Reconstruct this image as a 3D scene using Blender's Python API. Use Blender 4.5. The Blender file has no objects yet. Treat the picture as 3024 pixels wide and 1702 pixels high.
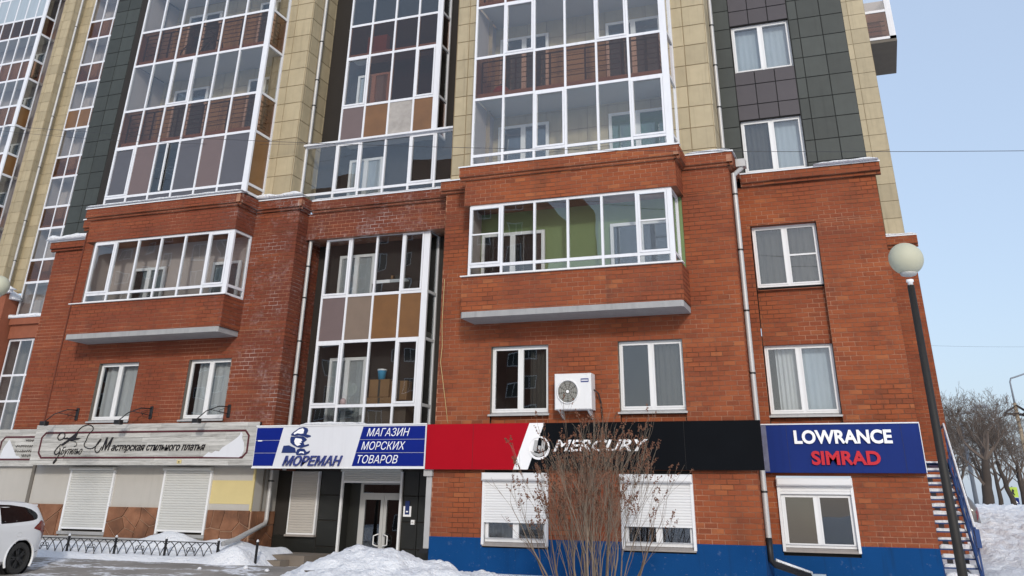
import bpy, math, random
from mathutils import Vector, Matrix, noise as mnoise
R_ = math.radians
random.seed(7)
scene = bpy.context.scene
COL = scene.collection

# ------------------------------------------------------------------ camera, sky, sun, exposure
CAM = Vector((0.0, -22.0, 1.5))
F_PX, PY_PX, W_PX = 2674.3, 166.6, 3024.0
pitch, roll, yaw = R_(26.51), R_(1.0), R_(20.73)
fw = Vector((-math.sin(yaw), math.cos(yaw), 0)); rt = Vector((math.cos(yaw), math.sin(yaw), 0)); up = Vector((0, 0, 1))
f2 = fw * math.cos(pitch) + up * math.sin(pitch); u2 = up * math.cos(pitch) - fw * math.sin(pitch)
r3 = rt * math.cos(roll) + u2 * math.sin(roll); u3 = u2 * math.cos(roll) - rt * math.sin(roll)
cd = bpy.data.cameras.new('camera'); cam = bpy.data.objects.new('camera', cd); COL.objects.link(cam)
cam.matrix_world = Matrix(((r3.x, u3.x, -f2.x, CAM.x), (r3.y, u3.y, -f2.y, CAM.y), (r3.z, u3.z, -f2.z, CAM.z), (0, 0, 0, 1)))
cd.sensor_fit = 'HORIZONTAL'; cd.sensor_width = 36.0; cd.lens = 36.0 * F_PX / W_PX
cd.shift_y = -(851.0 - PY_PX) / W_PX
cd.clip_start = 0.1; cd.clip_end = 3000
scene.camera = cam

SUN_EL, SUN_AZ = R_(23), R_(24)          # azimuth measured from -Y towards +X
world = bpy.data.worlds.new('World'); scene.world = world; world.use_nodes = True
wn = world.node_tree; wn.nodes.clear()
sky = wn.nodes.new('ShaderNodeTexSky'); sky.sky_type = 'NISHITA'; sky.sun_disc = False
sky.sun_elevation = SUN_EL; sky.sun_rotation = math.pi - SUN_AZ
sky.altitude = 300; sky.air_density = 1.2; sky.dust_density = 3.0; sky.ozone_density = 1.8
bg = wn.nodes.new('ShaderNodeBackground'); bg.inputs['Strength'].default_value = 0.15
wo = wn.nodes.new('ShaderNodeOutputWorld')
veil = wn.nodes.new('ShaderNodeMix'); veil.data_type = 'RGBA'      # thin even cloud over the whole sky
veil.inputs[0].default_value = 0.66; veil.inputs[7].default_value = (2.90, 3.50, 4.52, 1)
wn.links.new(sky.outputs[0], veil.inputs[6]); wn.links.new(veil.outputs[2], bg.inputs[0]); wn.links.new(bg.outputs[0], wo.inputs[0])
sl = bpy.data.lights.new('sun', 'SUN'); sl.energy = 1.3; sl.angle = R_(5); sl.color = (1.0, 0.95, 0.88)
so = bpy.data.objects.new('sun', sl); COL.objects.link(so)
sd = Vector((math.sin(SUN_AZ) * math.cos(SUN_EL), -math.cos(SUN_AZ) * math.cos(SUN_EL), math.sin(SUN_EL)))
so.rotation_euler = sd.to_track_quat('Z', 'Y').to_euler(); so.location = (30, -60, 60)
scene.view_settings.view_transform = 'Standard'; scene.view_settings.look = 'None'
scene.view_settings.exposure = 0.42; scene.view_settings.gamma = 1.0
scene.view_settings.use_curve_mapping = False
scene.render.engine = 'CYCLES'
scene.cycles.max_bounces = 8; scene.cycles.transparent_max_bounces = 24
scene.cycles.caustics_reflective = False; scene.cycles.caustics_refractive = False
scene.cycles.use_denoising = True; scene.cycles.sample_clamp_indirect = 6

# ------------------------------------------------------------------ helpers
ORG = {}
def link(o, parent=None):
    COL.objects.link(o)
    if parent is not None:
        o.parent = parent
    return o
def org_of(p):
    return ORG.get(p.name, Vector((0, 0, 0))) if p is not None else Vector((0, 0, 0))
def tag(o, label=None, cat=None, group=None, kind=None):
    if label: o['label'] = label
    if cat: o['category'] = cat
    if group: o['group'] = group
    if kind: o['kind'] = kind
    return o
def thing(name, loc, label=None, cat=None, group=None, kind=None):
    o = bpy.data.objects.new(name, None); o.location = loc; o.empty_display_size = 0.2
    COL.objects.link(o); ORG[o.name] = Vector(loc)
    return tag(o, label, cat, group, kind)
def holder(name, parent):                 # a part that only holds sub-parts
    o = bpy.data.objects.new(name, None); COL.objects.link(o); o.parent = parent
    ORG[o.name] = org_of(parent); return o
class MB:
    def __init__(s): s.v = []; s.f = []
    def add(s, vs, fs):
        b = len(s.v); s.v += [tuple(x) for x in vs]; s.f += [tuple(b + i for i in f) for f in fs]; return s
    def quad(s, a, b, c, d): return s.add([a, b, c, d], [(0, 1, 2, 3)])
    def poly(s, pts): return s.add(pts, [tuple(range(len(pts)))])
    def box(s, x0, x1, y0, y1, z0, z1):
        v = [(x0, y0, z0), (x1, y0, z0), (x1, y1, z0), (x0, y1, z0), (x0, y0, z1), (x1, y0, z1), (x1, y1, z1), (x0, y1, z1)]
        return s.add(v, [(0, 1, 5, 4), (1, 2, 6, 5), (2, 3, 7, 6), (3, 0, 4, 7), (4, 5, 6, 7), (3, 2, 1, 0)])
    def cbox(s, x0, x1, y0, y1, z0, z1, c=0.01):   # box with chamfered front edges (front = -Y)
        v = [(x0 + c, y0, z0 + c), (x1 - c, y0, z0 + c), (x1 - c, y0, z1 - c), (x0 + c, y0, z1 - c),
             (x0, y0 + c, z0), (x1, y0 + c, z0), (x1, y0 + c, z1), (x0, y0 + c, z1),
             (x0, y1, z0), (x1, y1, z0), (x1, y1, z1), (x0, y1, z1)]
        return s.add(v, [(0, 1, 2, 3), (4, 5, 1, 0), (5, 6, 2, 1), (6, 7, 3, 2), (7, 4, 0, 3), (8, 9, 5, 4), (9, 10, 6, 5), (10, 11, 7, 6), (11, 8, 4, 7), (11, 10, 9, 8)])
    def tube(s, pts, r, n=6, cap=True):
        pts = [Vector(p) for p in pts]; m = len(pts)
        rs = r if isinstance(r, (list, tuple)) else [r] * m
        d0 = (pts[1] - pts[0]).normalized()
        a = Vector((0, 0, 1)) if abs(d0.z) < 0.9 else Vector((1, 0, 0))
        x = d0.cross(a).normalized()
        b = len(s.v)
        for i, p in enumerate(pts):
            d = (pts[min(i + 1, m - 1)] - pts[max(i - 1, 0)])
            d = d.normalized() if d.length > 1e-9 else d0
            x = (x - d * x.dot(d)); x = x.normalized() if x.length > 1e-6 else d.orthogonal().normalized()
            y = d.cross(x)
            for k in range(n):
                t = 2 * math.pi * k / n
                s.v.append(tuple(p + (x * math.cos(t) + y * math.sin(t)) * rs[i]))
        for i in range(m - 1):
            for k in range(n):
                s.f.append((b + i * n + k, b + i * n + (k + 1) % n, b + (i + 1) * n + (k + 1) % n, b + (i + 1) * n + k))
        if cap:
            s.f.append(tuple(b + k for k in range(n))[::-1]); s.f.append(tuple(b + (m - 1) * n + k for k in range(n)))
        return s
    def lathe(s, c, prof, n=24, caps=True):             # prof: (r, z) list about vertical axis through c
        b = len(s.v); c = Vector(c)
        for r, z in prof:
            for k in range(n):
                t = 2 * math.pi * k / n; s.v.append((c.x + r * math.cos(t), c.y + r * math.sin(t), c.z + z))
        for i in range(len(prof) - 1):
            for k in range(n):
                s.f.append((b + i * n + k, b + i * n + (k + 1) % n, b + (i + 1) * n + (k + 1) % n, b + (i + 1) * n + k))
        if caps:
            s.f.append(tuple(b + k for k in range(n))[::-1]); s.f.append(tuple(b + (len(prof) - 1) * n + k for k in range(n)))
        return s
    def prism(s, pts2, y0, y1):              # polygon in XZ extruded in Y (front y0)
        n = len(pts2)
        v = [(x, y0, z) for x, z in pts2] + [(x, y1, z) for x, z in pts2]
        return s.add(v, [tuple(range(n)), tuple(range(2 * n - 1, n - 1, -1))] + [(i, i + n, (i + 1) % n + n, (i + 1) % n) for i in range(n)])
    def obj(s, name, m, parent=None, smooth=False):
        o3 = org_of(parent)
        me = bpy.data.meshes.new(name)
        me.from_pydata([(x - o3.x, y - o3.y, z - o3.z) for x, y, z in s.v], [], s.f)
        if m is not None: me.materials.append(m)
        if smooth:
            me.polygons.foreach_set('use_smooth', [True] * len(me.polygons))
        me.update()
        o = bpy.data.objects.new(name, me); link(o, parent); ORG[o.name] = o3
        return o
def smooth_by_angle(o, a=40):
    me = o.data
    me.polygons.foreach_set('use_smooth', [True] * len(me.polygons))
    try: me.set_sharp_from_angle(angle=R_(a))
    except Exception: pass
    return o

# ------------------------------------------------------------------ materials
def newmat(name):
    m = bpy.data.materials.new(name); m.use_nodes = True
    nt = m.node_tree; nt.nodes.clear()
    out = nt.nodes.new('ShaderNodeOutputMaterial')
    return m, nt, out
def N(nt, t, **k):
    n = nt.nodes.new(t)
    for a, b in k.items():
        if a.startswith('i_'):
            n.inputs[int(a[2:])].default_value = b
        else: setattr(n, a, b)
    return n
def rgba(c): return (c[0], c[1], c[2], 1.0)
def mixc(nt, fac, a, b, blend='MIX'):
    n = nt.nodes.new('ShaderNodeMix'); n.data_type = 'RGBA'; n.blend_type = blend
    for sock, val in ((n.inputs[0], fac), (n.inputs[6], a), (n.inputs[7], b)):
        if hasattr(val, 'default_value') or hasattr(val, 'is_linked'): nt.links.new(val, sock)
        elif isinstance(val, (int, float)): sock.default_value = val
        else: sock.default_value = rgba(val)
    return n.outputs[2]
def mth(nt, op, a, b=None, c=None, clamp=False):
    n = nt.nodes.new('ShaderNodeMath'); n.operation = op; n.use_clamp = clamp
    for i, val in enumerate((a, b, c)):
        if val is None: continue
        if hasattr(val, 'is_linked'): nt.links.new(val, n.inputs[i])
        else: n.inputs[i].default_value = val
    return n.outputs[0]
def pos(nt):
    return nt.nodes.new('ShaderNodeNewGeometry').outputs['Position']
def noise_t(nt, vec, scale, detail=4, rough=0.55, stretch=None):
    if stretch:
        mp = nt.nodes.new('ShaderNodeMapping'); mp.inputs['Scale'].default_value = stretch
        nt.links.new(vec, mp.inputs[0]); vec = mp.outputs[0]
    n = nt.nodes.new('ShaderNodeTexNoise'); n.inputs['Scale'].default_value = scale
    n.inputs['Detail'].default_value = detail; n.inputs['Roughness'].default_value = rough
    nt.links.new(vec, n.inputs['Vector']); return n.outputs['Fac']
def ramp(nt, fac, stops):
    r = nt.nodes.new('ShaderNodeValToRGB'); e = r.color_ramp.elements
    while len(e) < len(stops): e.new(0.5)
    for i, (p, c) in enumerate(stops):
        e[i].position = p; e[i].color = rgba(c) if len(c) == 3 else c
    nt.links.new(fac, r.inputs[0]); return r.outputs[0]
def maprange(nt, v, a, b, c=0.0, d=1.0):
    n = nt.nodes.new('ShaderNodeMapRange'); n.inputs[1].default_value = a; n.inputs[2].default_value = b
    n.inputs[3].default_value = c; n.inputs[4].default_value = d; nt.links.new(v, n.inputs[0]); return n.outputs[0]
def principled(nt, out, col=None, rough=0.6, metal=0.0, spec=0.4, bump=None, **k):
    p = nt.nodes.new('ShaderNodeBsdfPrincipled')
    if col is not None:
        if hasattr(col, 'is_linked'): nt.links.new(col, p.inputs['Base Color'])
        else: p.inputs['Base Color'].default_value = rgba(col)
    if hasattr(rough, 'is_linked'): nt.links.new(rough, p.inputs['Roughness'])
    else: p.inputs['Roughness'].default_value = rough
    p.inputs['Metallic'].default_value = metal; p.inputs['Specular IOR Level'].default_value = spec
    if bump:
        h, st, di = bump
        b = nt.nodes.new('ShaderNodeBump'); b.inputs['Strength'].default_value = st; b.inputs['Distance'].default_value = di
        nt.links.new(h, b.inputs['Height']); nt.links.new(b.outputs[0], p.inputs['Normal'])
    for a, v in k.items(): p.inputs[a].default_value = v
    nt.links.new(p.outputs[0], out.inputs[0]); return p
def plain(name, col, rough=0.6, var=0.12, vscale=3.0, bump=0.0, bscale=60, metal=0.0, spec=0.4, objvar=0.0, streak=0.0, coat=0.0):
    m, nt, out = newmat(name); P = pos(nt)
    n = noise_t(nt, P, vscale, 5)
    c = mixc(nt, n, [x * (1 - var) for x in col], [min(1, x * (1 + var)) for x in col])
    if streak:                              # rain streaks and grime running down
        st = noise_t(nt, P, 1.0, 4, 0.6, (9, 9, 0.5))
        c = mixc(nt, maprange(nt, st, 0.52, 0.75, 0, streak), c, [x * 0.45 for x in col])
    if objvar:
        oi = nt.nodes.new('ShaderNodeObjectInfo'); ri = nt.nodes.new('ShaderNodeNewGeometry')
        v = mth(nt, 'FRACT', mth(nt, 'ADD', oi.outputs['Random'], ri.outputs['Random Per Island']))
        c = mixc(nt, 1.0, c, ramp(nt, v, [(0, (1 - objvar,) * 3), (1, (1,) * 3)]), 'MULTIPLY')
    b = (noise_t(nt, P, bscale, 3), bump, 0.01) if bump else None
    p = principled(nt, out, c, rough, metal, spec, b)
    if coat: p.inputs['Coat Weight'].default_value = coat; p.inputs['Coat Roughness'].default_value = 0.05
    return m
def glass(name, tint=(0.86, 0.88, 0.88), boost=1.6, rough=0.0):
    m, nt, out = newmat(name)
    tr = N(nt, 'ShaderNodeBsdfTransparent'); tr.inputs[0].default_value = rgba(tint)
    gl = N(nt, 'ShaderNodeBsdfGlossy'); gl.inputs['Roughness'].default_value = rough; gl.inputs[0].default_value = (0.95, 0.97, 1, 1)
    lw_ = N(nt, 'ShaderNodeLayerWeight'); lw_.inputs[0].default_value = 0.5
    fres = mth(nt, 'MULTIPLY_ADD', mth(nt, 'POWER', lw_.outputs['Facing'], 5.0), 0.955, 0.045)
    P = pos(nt)
    wob = noise_t(nt, P, 0.9, 1)
    bp = N(nt, 'ShaderNodeBump'); bp.inputs['Strength'].default_value = 0.12; bp.inputs['Distance'].default_value = 0.03
    nt.links.new(wob, bp.inputs['Height'])
    oi = N(nt, 'ShaderNodeObjectInfo'); wnz = N(nt, 'ShaderNodeTexWhiteNoise'); wnz.noise_dimensions = '1D'
    nt.links.new(oi.outputs['Random'], wnz.inputs['W'])
    sub = N(nt, 'ShaderNodeVectorMath', operation='SUBTRACT'); sub.inputs[1].default_value = (.5, .5, .5); nt.links.new(wnz.outputs['Color'], sub.inputs[0])
    mad = N(nt, 'ShaderNodeVectorMath', operation='MULTIPLY_ADD'); mad.inputs[1].default_value = (.07, .07, .07)
    nt.links.new(sub.outputs[0], mad.inputs[0]); nt.links.new(bp.outputs[0], mad.inputs[2])
    nrm = N(nt, 'ShaderNodeVectorMath', operation='NORMALIZE'); nt.links.new(mad.outputs[0], nrm.inputs[0]); nt.links.new(nrm.outputs[0], gl.inputs['Normal'])
    mx = N(nt, 'ShaderNodeMixShader')
    nt.links.new(mth(nt, 'MULTIPLY', fres, boost, clamp=True), mx.inputs[0])
    nt.links.new(tr.outputs[0], mx.inputs[1]); nt.links.new(gl.outputs[0], mx.inputs[2])
    nt.links.new(mx.outputs[0], out.inputs[0]); return m

def brick_mat():
    m, nt, out = newmat('brick'); P = pos(nt)
    oi = nt.nodes.new('ShaderNodeObjectInfo'); ge = nt.nodes.new('ShaderNodeNewGeometry')
    v = mth(nt, 'FRACT', mth(nt, 'ADD', oi.outputs['Random'], ge.outputs['Random Per Island']))
    c = ramp(nt, v, [(0.0, (0.180, 0.050, 0.022)), (0.10, (0.238, 0.060, 0.023)), (0.5, (0.270, 0.068, 0.025)), (0.92, (0.296, 0.079, 0.028)), (1.0, (0.370, 0.125, 0.047))])
    big = noise_t(nt, P, 0.45, 3)
    c = mixc(nt, maprange(nt, big, 0.40, 0.64, 0, 0.62), c, (0.185, 0.046, 0.025))
    fine = noise_t(nt, P, 28, 4, 0.7)
    c = mixc(nt, maprange(nt, fine, 0.35, 0.75, 0, 0.28), c, (0.33, 0.11, 0.05))
    sx = nt.nodes.new('ShaderNodeSeparateXYZ'); nt.links.new(P, sx.inputs[0]); X, Y, Z = sx.outputs
    # the left half of the block is an older, redder and dirtier batch
    lf = maprange(nt, X, -9.8, -10.8)
    c = mixc(nt, mth(nt, 'MULTIPLY', lf, 0.6), c, (0.185, 0.045, 0.024))
    # the damp masonry round the recess is darker and more purple
    rd = mth(nt, 'MULTIPLY', maprange(nt, X, -17.4, -15.4), maprange(nt, X, -9.6, -10.6))
    c = mixc(nt, mth(nt, 'MULTIPLY', rd, maprange(nt, noise_t(nt, P, 0.8, 4), 0.3, 0.62, 0.15, 0.7)), c, (0.105, 0.030, 0.022))
    # white lime bloom on the pier and the lintel beside the recess
    rx = mth(nt, 'MULTIPLY', maprange(nt, X, -16.9, -15.9), maprange(nt, X, -10.2, -10.9))
    bl = noise_t(nt, P, 1.6, 6, 0.7); bl2 = noise_t(nt, P, 9, 3, 0.6)
    ef = mth(nt, 'MULTIPLY', rx, mth(nt, 'MULTIPLY', maprange(nt, bl, 0.50, 0.66), maprange(nt, bl2, 0.42, 0.62)))
    c = mixc(nt, mth(nt, 'MULTIPLY', ef, 0.48), c, (0.46, 0.36, 0.34))
    # whole courses from different batches
    band = noise_t(nt, P, 1.0, 3, 0.6, (0.35, 0.35, 5.5))
    c = mixc(nt, maprange(nt, band, 0.52, 0.66, 0, 0.38), c, (0.150, 0.048, 0.028))
    c = mixc(nt, maprange(nt, band, 0.46, 0.34, 0, 0.30), c, (0.350, 0.110, 0.044))
    # sooty staining
    so_ = noise_t(nt, P, 0.9, 5, 0.65, (1, 1, 0.6))
    c = mixc(nt, maprange(nt, so_, 0.60, 0.78, 0, 0.55), c, (0.085, 0.04, 0.028))
    blot = noise_t(nt, P, 2.4, 5, 0.7)
    c = mixc(nt, maprange(nt, blot, 0.56, 0.70, 0, 0.50), c, (0.120, 0.040, 0.026))
    c = mixc(nt, maprange(nt, blot, 0.40, 0.28, 0, 0.40), c, (0.350, 0.115, 0.050))
    drip = noise_t(nt, P, 1.0, 4, 0.65, (5, 5, 0.35))
    c = mixc(nt, maprange(nt, drip, 0.60, 0.74, 0, 0.45), c, (0.100, 0.042, 0.030))
    principled(nt, out, c, 0.85, 0, 0.25, (noise_t(nt, P, 90, 4, 0.7), 0.5, 0.004)); return m
def mortar_mat():
    m, nt, out = newmat('mortar'); P = pos(nt)
    n = noise_t(nt, P, 0.7, 4); n2 = noise_t(nt, P, 30, 3)
    c = mixc(nt, maprange(nt, n, 0.40, 0.62), (0.115, 0.047, 0.029), (0.47, 0.245, 0.16))
    c = mixc(nt, maprange(nt, n2, 0.35, 0.7, 0, 0.5), c, (0.22, 0.10, 0.06))
    sx = nt.nodes.new('ShaderNodeSeparateXYZ'); nt.links.new(P, sx.inputs[0]); X, Y, Z = sx.outputs
    rx = mth(nt, 'MULTIPLY', maprange(nt, X, -17.2, -16.0), maprange(nt, X, -10.2, -10.9))
    bl = noise_t(nt, P, 1.3, 6, 0.7)
    c = mixc(nt, mth(nt, 'MULTIPLY', rx, maprange(nt, bl, 0.50, 0.64, 0, 0.75)), c, (0.60, 0.52, 0.50))
    principled(nt, out, c, 0.95, 0, 0.1, (n2, 0.4, 0.004)); return m
def snow_mat():
    m, nt, out = newmat('snow'); P = pos(nt)
    n = noise_t(nt, P, 1.7, 5); n2 = noise_t(nt, P, 14, 5, 0.65)
    c = mixc(nt, n, (0.80, 0.82, 0.86), (0.88, 0.89, 0.91))
    c = mixc(nt, maprange(nt, n2, 0.60, 0.82, 0, 0.22), c, (0.55, 0.52, 0.50))
    gr_ = noise_t(nt, P, 55, 3, 0.6)
    c = mixc(nt, mth(nt, 'MULTIPLY', maprange(nt, gr_, 0.64, 0.70, 0, 0.65), maprange(nt, n, 0.42, 0.6)), c, (0.30, 0.26, 0.22))
    principled(nt, out, c, 0.75, 0, 0.3, (n2, 0.9, 0.08)); return m
def road_mat():
    m, nt, out = newmat('road_surface'); P = pos(nt)
    a = noise_t(nt, P, 26, 4, 0.7)
    c = mixc(nt, a, (0.17, 0.155, 0.14), (0.26, 0.24, 0.215))
    d = noise_t(nt, P, 0.8, 4)
    c = mixc(nt, maprange(nt, d, 0.4, 0.65, 0, 0.6), c, (0.34, 0.31, 0.28))
    # thin trampled snow left in patches and ruts
    s1 = noise_t(nt, P, 1.5, 6, 0.66, (0.5, 1.6, 1)); s2 = noise_t(nt, P, 7, 4, 0.6)
    k = mth(nt, 'MULTIPLY', maprange(nt, s1, 0.50, 0.57), maprange(nt, s2, 0.36, 0.54))
    c = mixc(nt, k, c, (0.74, 0.75, 0.78))
    principled(nt, out, c, 0.8, 0, 0.3, (a, 0.5, 0.01)); return m
def wood_sign_mat():
    m, nt, out = newmat('bleached_boards'); P = pos(nt)
    oi = nt.nodes.new('ShaderNodeObjectInfo')
    gr = noise_t(nt, P, 3.0, 6, 0.75, (0.5, 1, 7)); g2 = noise_t(nt, P, 9, 4, 0.7, (0.35, 1, 6))
    c = ramp(nt, gr, [(0.28, (0.22, 0.21, 0.195)), (0.42, (0.47, 0.46, 0.43)), (0.58, (0.60, 0.59, 0.56)), (0.8, (0.68, 0.67, 0.64))])
    c = mixc(nt, maprange(nt, g2, 0.56, 0.72, 0, 0.6), c, (0.24, 0.23, 0.21))
    c = mixc(nt, 1.0, c, ramp(nt, oi.outputs['Random'], [(0, (0.72,) * 3), (1, (1.0,) * 3)]), 'MULTIPLY')
    principled(nt, out, c, 0.8, 0, 0.2, (gr, 0.4, 0.006)); return m
def stone_mat():
    m, nt, out = newmat('flagstone'); P = pos(nt)
    oi = nt.nodes.new('ShaderNodeObjectInfo')
    n = noise_t(nt, P, 2.2, 6, 0.65)
    c = ramp(nt, n, [(0.3, (0.12, 0.058, 0.034)), (0.5, (0.22, 0.098, 0.052)), (0.7, (0.30, 0.15, 0.085))])
    c = mixc(nt, 1.0, c, ramp(nt, oi.outputs['Random'], [(0, (0.7,) * 3), (1, (1.1,) * 3)]), 'MULTIPLY')
    principled(nt, out, c, 0.75, 0, 0.3, (noise_t(nt, P, 14, 5, 0.7), 0.4, 0.01)); return m
def curtain_mat(name, col):
    m, nt, out = newmat(name); P = pos(nt)
    n = noise_t(nt, P, 2.5, 3, 0.5, (4, 4, 0.3))
    c = mixc(nt, n, [x * 0.75 for x in col], col)
    p = principled(nt, out, c, 0.9, 0, 0.1)
    return m

M = {}
M['brick'] = brick_mat(); M['mortar'] = mortar_mat(); M['snow'] = snow_mat(); M['road'] = road_mat()
M['boards'] = wood_sign_mat(); M['stone'] = stone_mat()
M['tan'] = plain('tan_tile', (0.460, 0.385, 0.250), 0.55, 0.14, 4, 0.12, 60, objvar=0.20, streak=0.35)
M['tan_gap'] = plain('tan_joint', (0.27, 0.205, 0.12), 0.9)
M['green'] = plain('green_tile', (0.053, 0.061, 0.056), 0.55, 0.2, 4, 0.10, 60, objvar=0.26, streak=0.3)
M['green_gap'] = plain('green_joint', (0.024, 0.026, 0.025), 0.9)
M['plum'] = plain('plum_tile', (0.066, 0.058, 0.066), 0.5, 0.12, 4, 0.1, 60, objvar=0.12)
M['black'] = plain('black_tile', (0.016, 0.017, 0.015), 0.35, 0.2, 6, 0.05, 40, spec=0.5, objvar=0.15)
M['dark'] = plain('dark_panel', (0.022, 0.018, 0.015), 0.7)
M['white'] = plain('white_plastic', (0.74, 0.745, 0.75), 0.35, 0.03, 2, streak=0.12)
M['alu'] = plain('white_aluminium', (0.72, 0.73, 0.76), 0.4, 0.05, 2, streak=0.22)
M['door_grey'] = plain('grey_door_profile', (0.44, 0.44, 0.43), 0.45, 0.08, 2, streak=0.2)
M['zinc'] = plain('grey_sheet_metal', (0.46, 0.455, 0.45), 0.45, 0.15, 3, metal=0.2, streak=0.3)
M['sill'] = plain('brown_grey_sill', (0.30, 0.27, 0.25), 0.5, 0.15, 4, streak=0.2)
M['concrete'] = plain('concrete', (0.33, 0.33, 0.33), 0.9, 0.22, 3.5, 0.4, 30, streak=0.35)
M['concrete_under'] = plain('concrete_under', (0.30, 0.30, 0.30), 0.9, 0.12, 2, 0.3, 30)
M['reveal'] = plain('grey_reveal', (0.15, 0.135, 0.115), 0.9, 0.2, 3)
M['brickpaint'] = plain('brick_reveal', (0.26, 0.085, 0.045), 0.9, 0.2, 4)
def plinth_mat():
    m, nt, out = newmat('blue_render'); P = pos(nt)
    c = mixc(nt, noise_t(nt, P, 1.3, 4), (0.0015, 0.044, 0.155), (0.003, 0.058, 0.200))
    st = noise_t(nt, P, 1.0, 4, 0.65, (7, 7, 0.6)); c = mixc(nt, maprange(nt, st, 0.56, 0.74, 0, 0.5), c, (0.006, 0.03, 0.085))
    sa = noise_t(nt, P, 5, 6, 0.75); c = mixc(nt, maprange(nt, sa, 0.60, 0.74, 0, 0.35), c, (0.20, 0.25, 0.32))
    ch = noise_t(nt, P, 26, 3, 0.6); c = mixc(nt, maprange(nt, ch, 0.72, 0.74, 0, 0.8), c, (0.33, 0.31, 0.29))
    principled(nt, out, c, 0.8, 0, 0.15, (noise_t(nt, P, 60, 3), 0.3, 0.01)); return m
M['blue_wall'] = plinth_mat()
M['stucco'] = plain('grey_stucco', (0.44, 0.42, 0.385), 0.95, 0.07, 2.5, 0.35, 80, streak=0.12)
M['yellow'] = plain('yellow_patch', (0.58, 0.48, 0.235), 0.9, 0.08, 3, 0.2, 80)
M['shutter'] = plain('shutter_slats', (0.56, 0.56, 0.535), 0.45, 0.05, 2, objvar=0.06)
M['shutter_white'] = plain('shutter_slats_white', (0.74, 0.74, 0.74), 0.4, 0.04, 2, objvar=0.04)
M['shutter_cream'] = plain('shutter_slats_cream', (0.47, 0.44, 0.40), 0.5, 0.05, 2, objvar=0.04)
M['glass'] = glass('window_glass', (0.94, 0.95, 0.95), 1.7)
M['glass_dk'] = glass('window_glass_dark', (0.78, 0.80, 0.80), 1.8)
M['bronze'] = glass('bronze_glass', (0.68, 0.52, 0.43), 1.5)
M['amber_ply'] = plain('amber_plywood', (0.165, 0.075, 0.022), 0.4, 0.3, 2.5, spec=0.6, coat=0.5)
M['grey_ply'] = plain('grey_board', (0.36, 0.33, 0.30), 0.5, 0.4, 5, spec=0.5, coat=0.4)
M['taupe_ply'] = plain('taupe_board', (0.19, 0.14, 0.105), 0.4, 0.15, 3, spec=0.6, coat=0.5)
M['mauve_blind'] = plain('mauve_blind', (0.145, 0.105, 0.102), 0.5, 0.08, 3, coat=0.4)
M['slate'] = plain('slate_blind', (0.088, 0.088, 0.102), 0.5, 0.1, 3, coat=0.4)
M['dark_board'] = plain('dark_interior', (0.02, 0.021, 0.022), 0.6, 0.3, 1.5)
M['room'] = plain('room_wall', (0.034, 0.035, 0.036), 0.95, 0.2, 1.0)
M['plaster'] = plain('balcony_plaster', (0.42, 0.37, 0.35), 0.9, 0.06, 1.5)
M['greenpaint'] = plain('green_wall_paint', (0.17, 0.235, 0.105), 0.9, 0.10, 1.2)
M['ceiling'] = plain('balcony_ceiling', (0.50, 0.48, 0.45), 0.9, 0.06, 1.5)
M['railing'] = plain('brown_railing', (0.045, 0.022, 0.016), 0.6)
M['iron'] = plain('black_iron', (0.012, 0.012, 0.014), 0.5)
M['rust'] = plain('rusty_brown', (0.13, 0.035, 0.018), 0.8, 0.3, 6)
M['curtain'] = curtain_mat('net_curtain', (0.50, 0.53, 0.55))
M['curtain_b'] = curtain_mat('sky_reflection_blue', (0.40, 0.47, 0.53))  # pale blue of the sky reflected in the panes, painted into the blind colour
M['curtain_g'] = curtain_mat('green_blind', (0.10, 0.30, 0.14))
M['curtain_t'] = curtain_mat('taupe_curtain', (0.060, 0.060, 0.054))
M['sign_blue'] = plain('sign_blue', (0.003, 0.014, 0.185), 0.4, 0.06, 1.5, spec=0.2)
M['low_blue'] = plain('navy_sign_face', (0.006, 0.023, 0.150), 0.55, 0.14, 1.2, spec=0.15, streak=0.2)
M['sign_white'] = plain('sign_white', (0.66, 0.67, 0.70), 0.35, 0.06, 2, streak=0.08)
M['sign_red'] = plain('sign_red', (0.36, 0.001, 0.010), 0.5, 0.08, 1.5, spec=0.15)
M['sign_black'] = plain('sign_black', (0.003, 0.004, 0.006), 0.6, 0.3, 2, spec=0.08)
M['letter_white'] = plain('letter_white', (0.86, 0.86, 0.87), 0.4, 0.02, 2)
M['letter_red'] = plain('letter_red', (0.50, 0.006, 0.02), 0.5, 0.08, 3)
M['letter_navy'] = plain('letter_navy', (0.03, 0.045, 0.19), 0.4, 0.1, 3)
M['letter_black'] = plain('letter_black', (0.012, 0.010, 0.012), 0.5)
M['maroon'] = plain('maroon_trim', (0.085, 0.016, 0.022), 0.5)
M['navy_dk'] = plain('navy_dark_print', (0.012, 0.028, 0.13), 0.45)
# ------------------------------------------------------------------ ground
def hf(name, m, x0, x1, y0, y1, nx, ny, fz, parent=None, smooth=True):
    mb = MB()
    for j in range(ny + 1):
        for i in range(nx + 1):
            x = x0 + (x1 - x0) * i / nx; y = y0 + (y1 - y0) * j / ny
            mb.v.append((x, y, fz(x, y)))
    for j in range(ny):
        for i in range(nx):
            a = j * (nx + 1) + i; mb.f.append((a, a + 1, a + nx + 2, a + nx + 1))
    return mb.obj(name, m, parent, smooth)
def nz(x, y, s, z=0.0): return mnoise.noise(Vector((x * s, y * s, z)))
def sstep(a, b, x):
    t = max(0.0, min(1.0, (x - a) / (b - a))); return t * t * (3 - 2 * t)
def ground_z(x, y):
    if x > 1.0:
        base = 0.30 * sstep(-8, 0, y)
        return base + 1.45 * sstep(3, 30, y) * sstep(0.9, 2.2, x) + 0.10 * nz(x, y, 0.6)
    return 0.215 * sstep(-4.2, -1.8, y)
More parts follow.
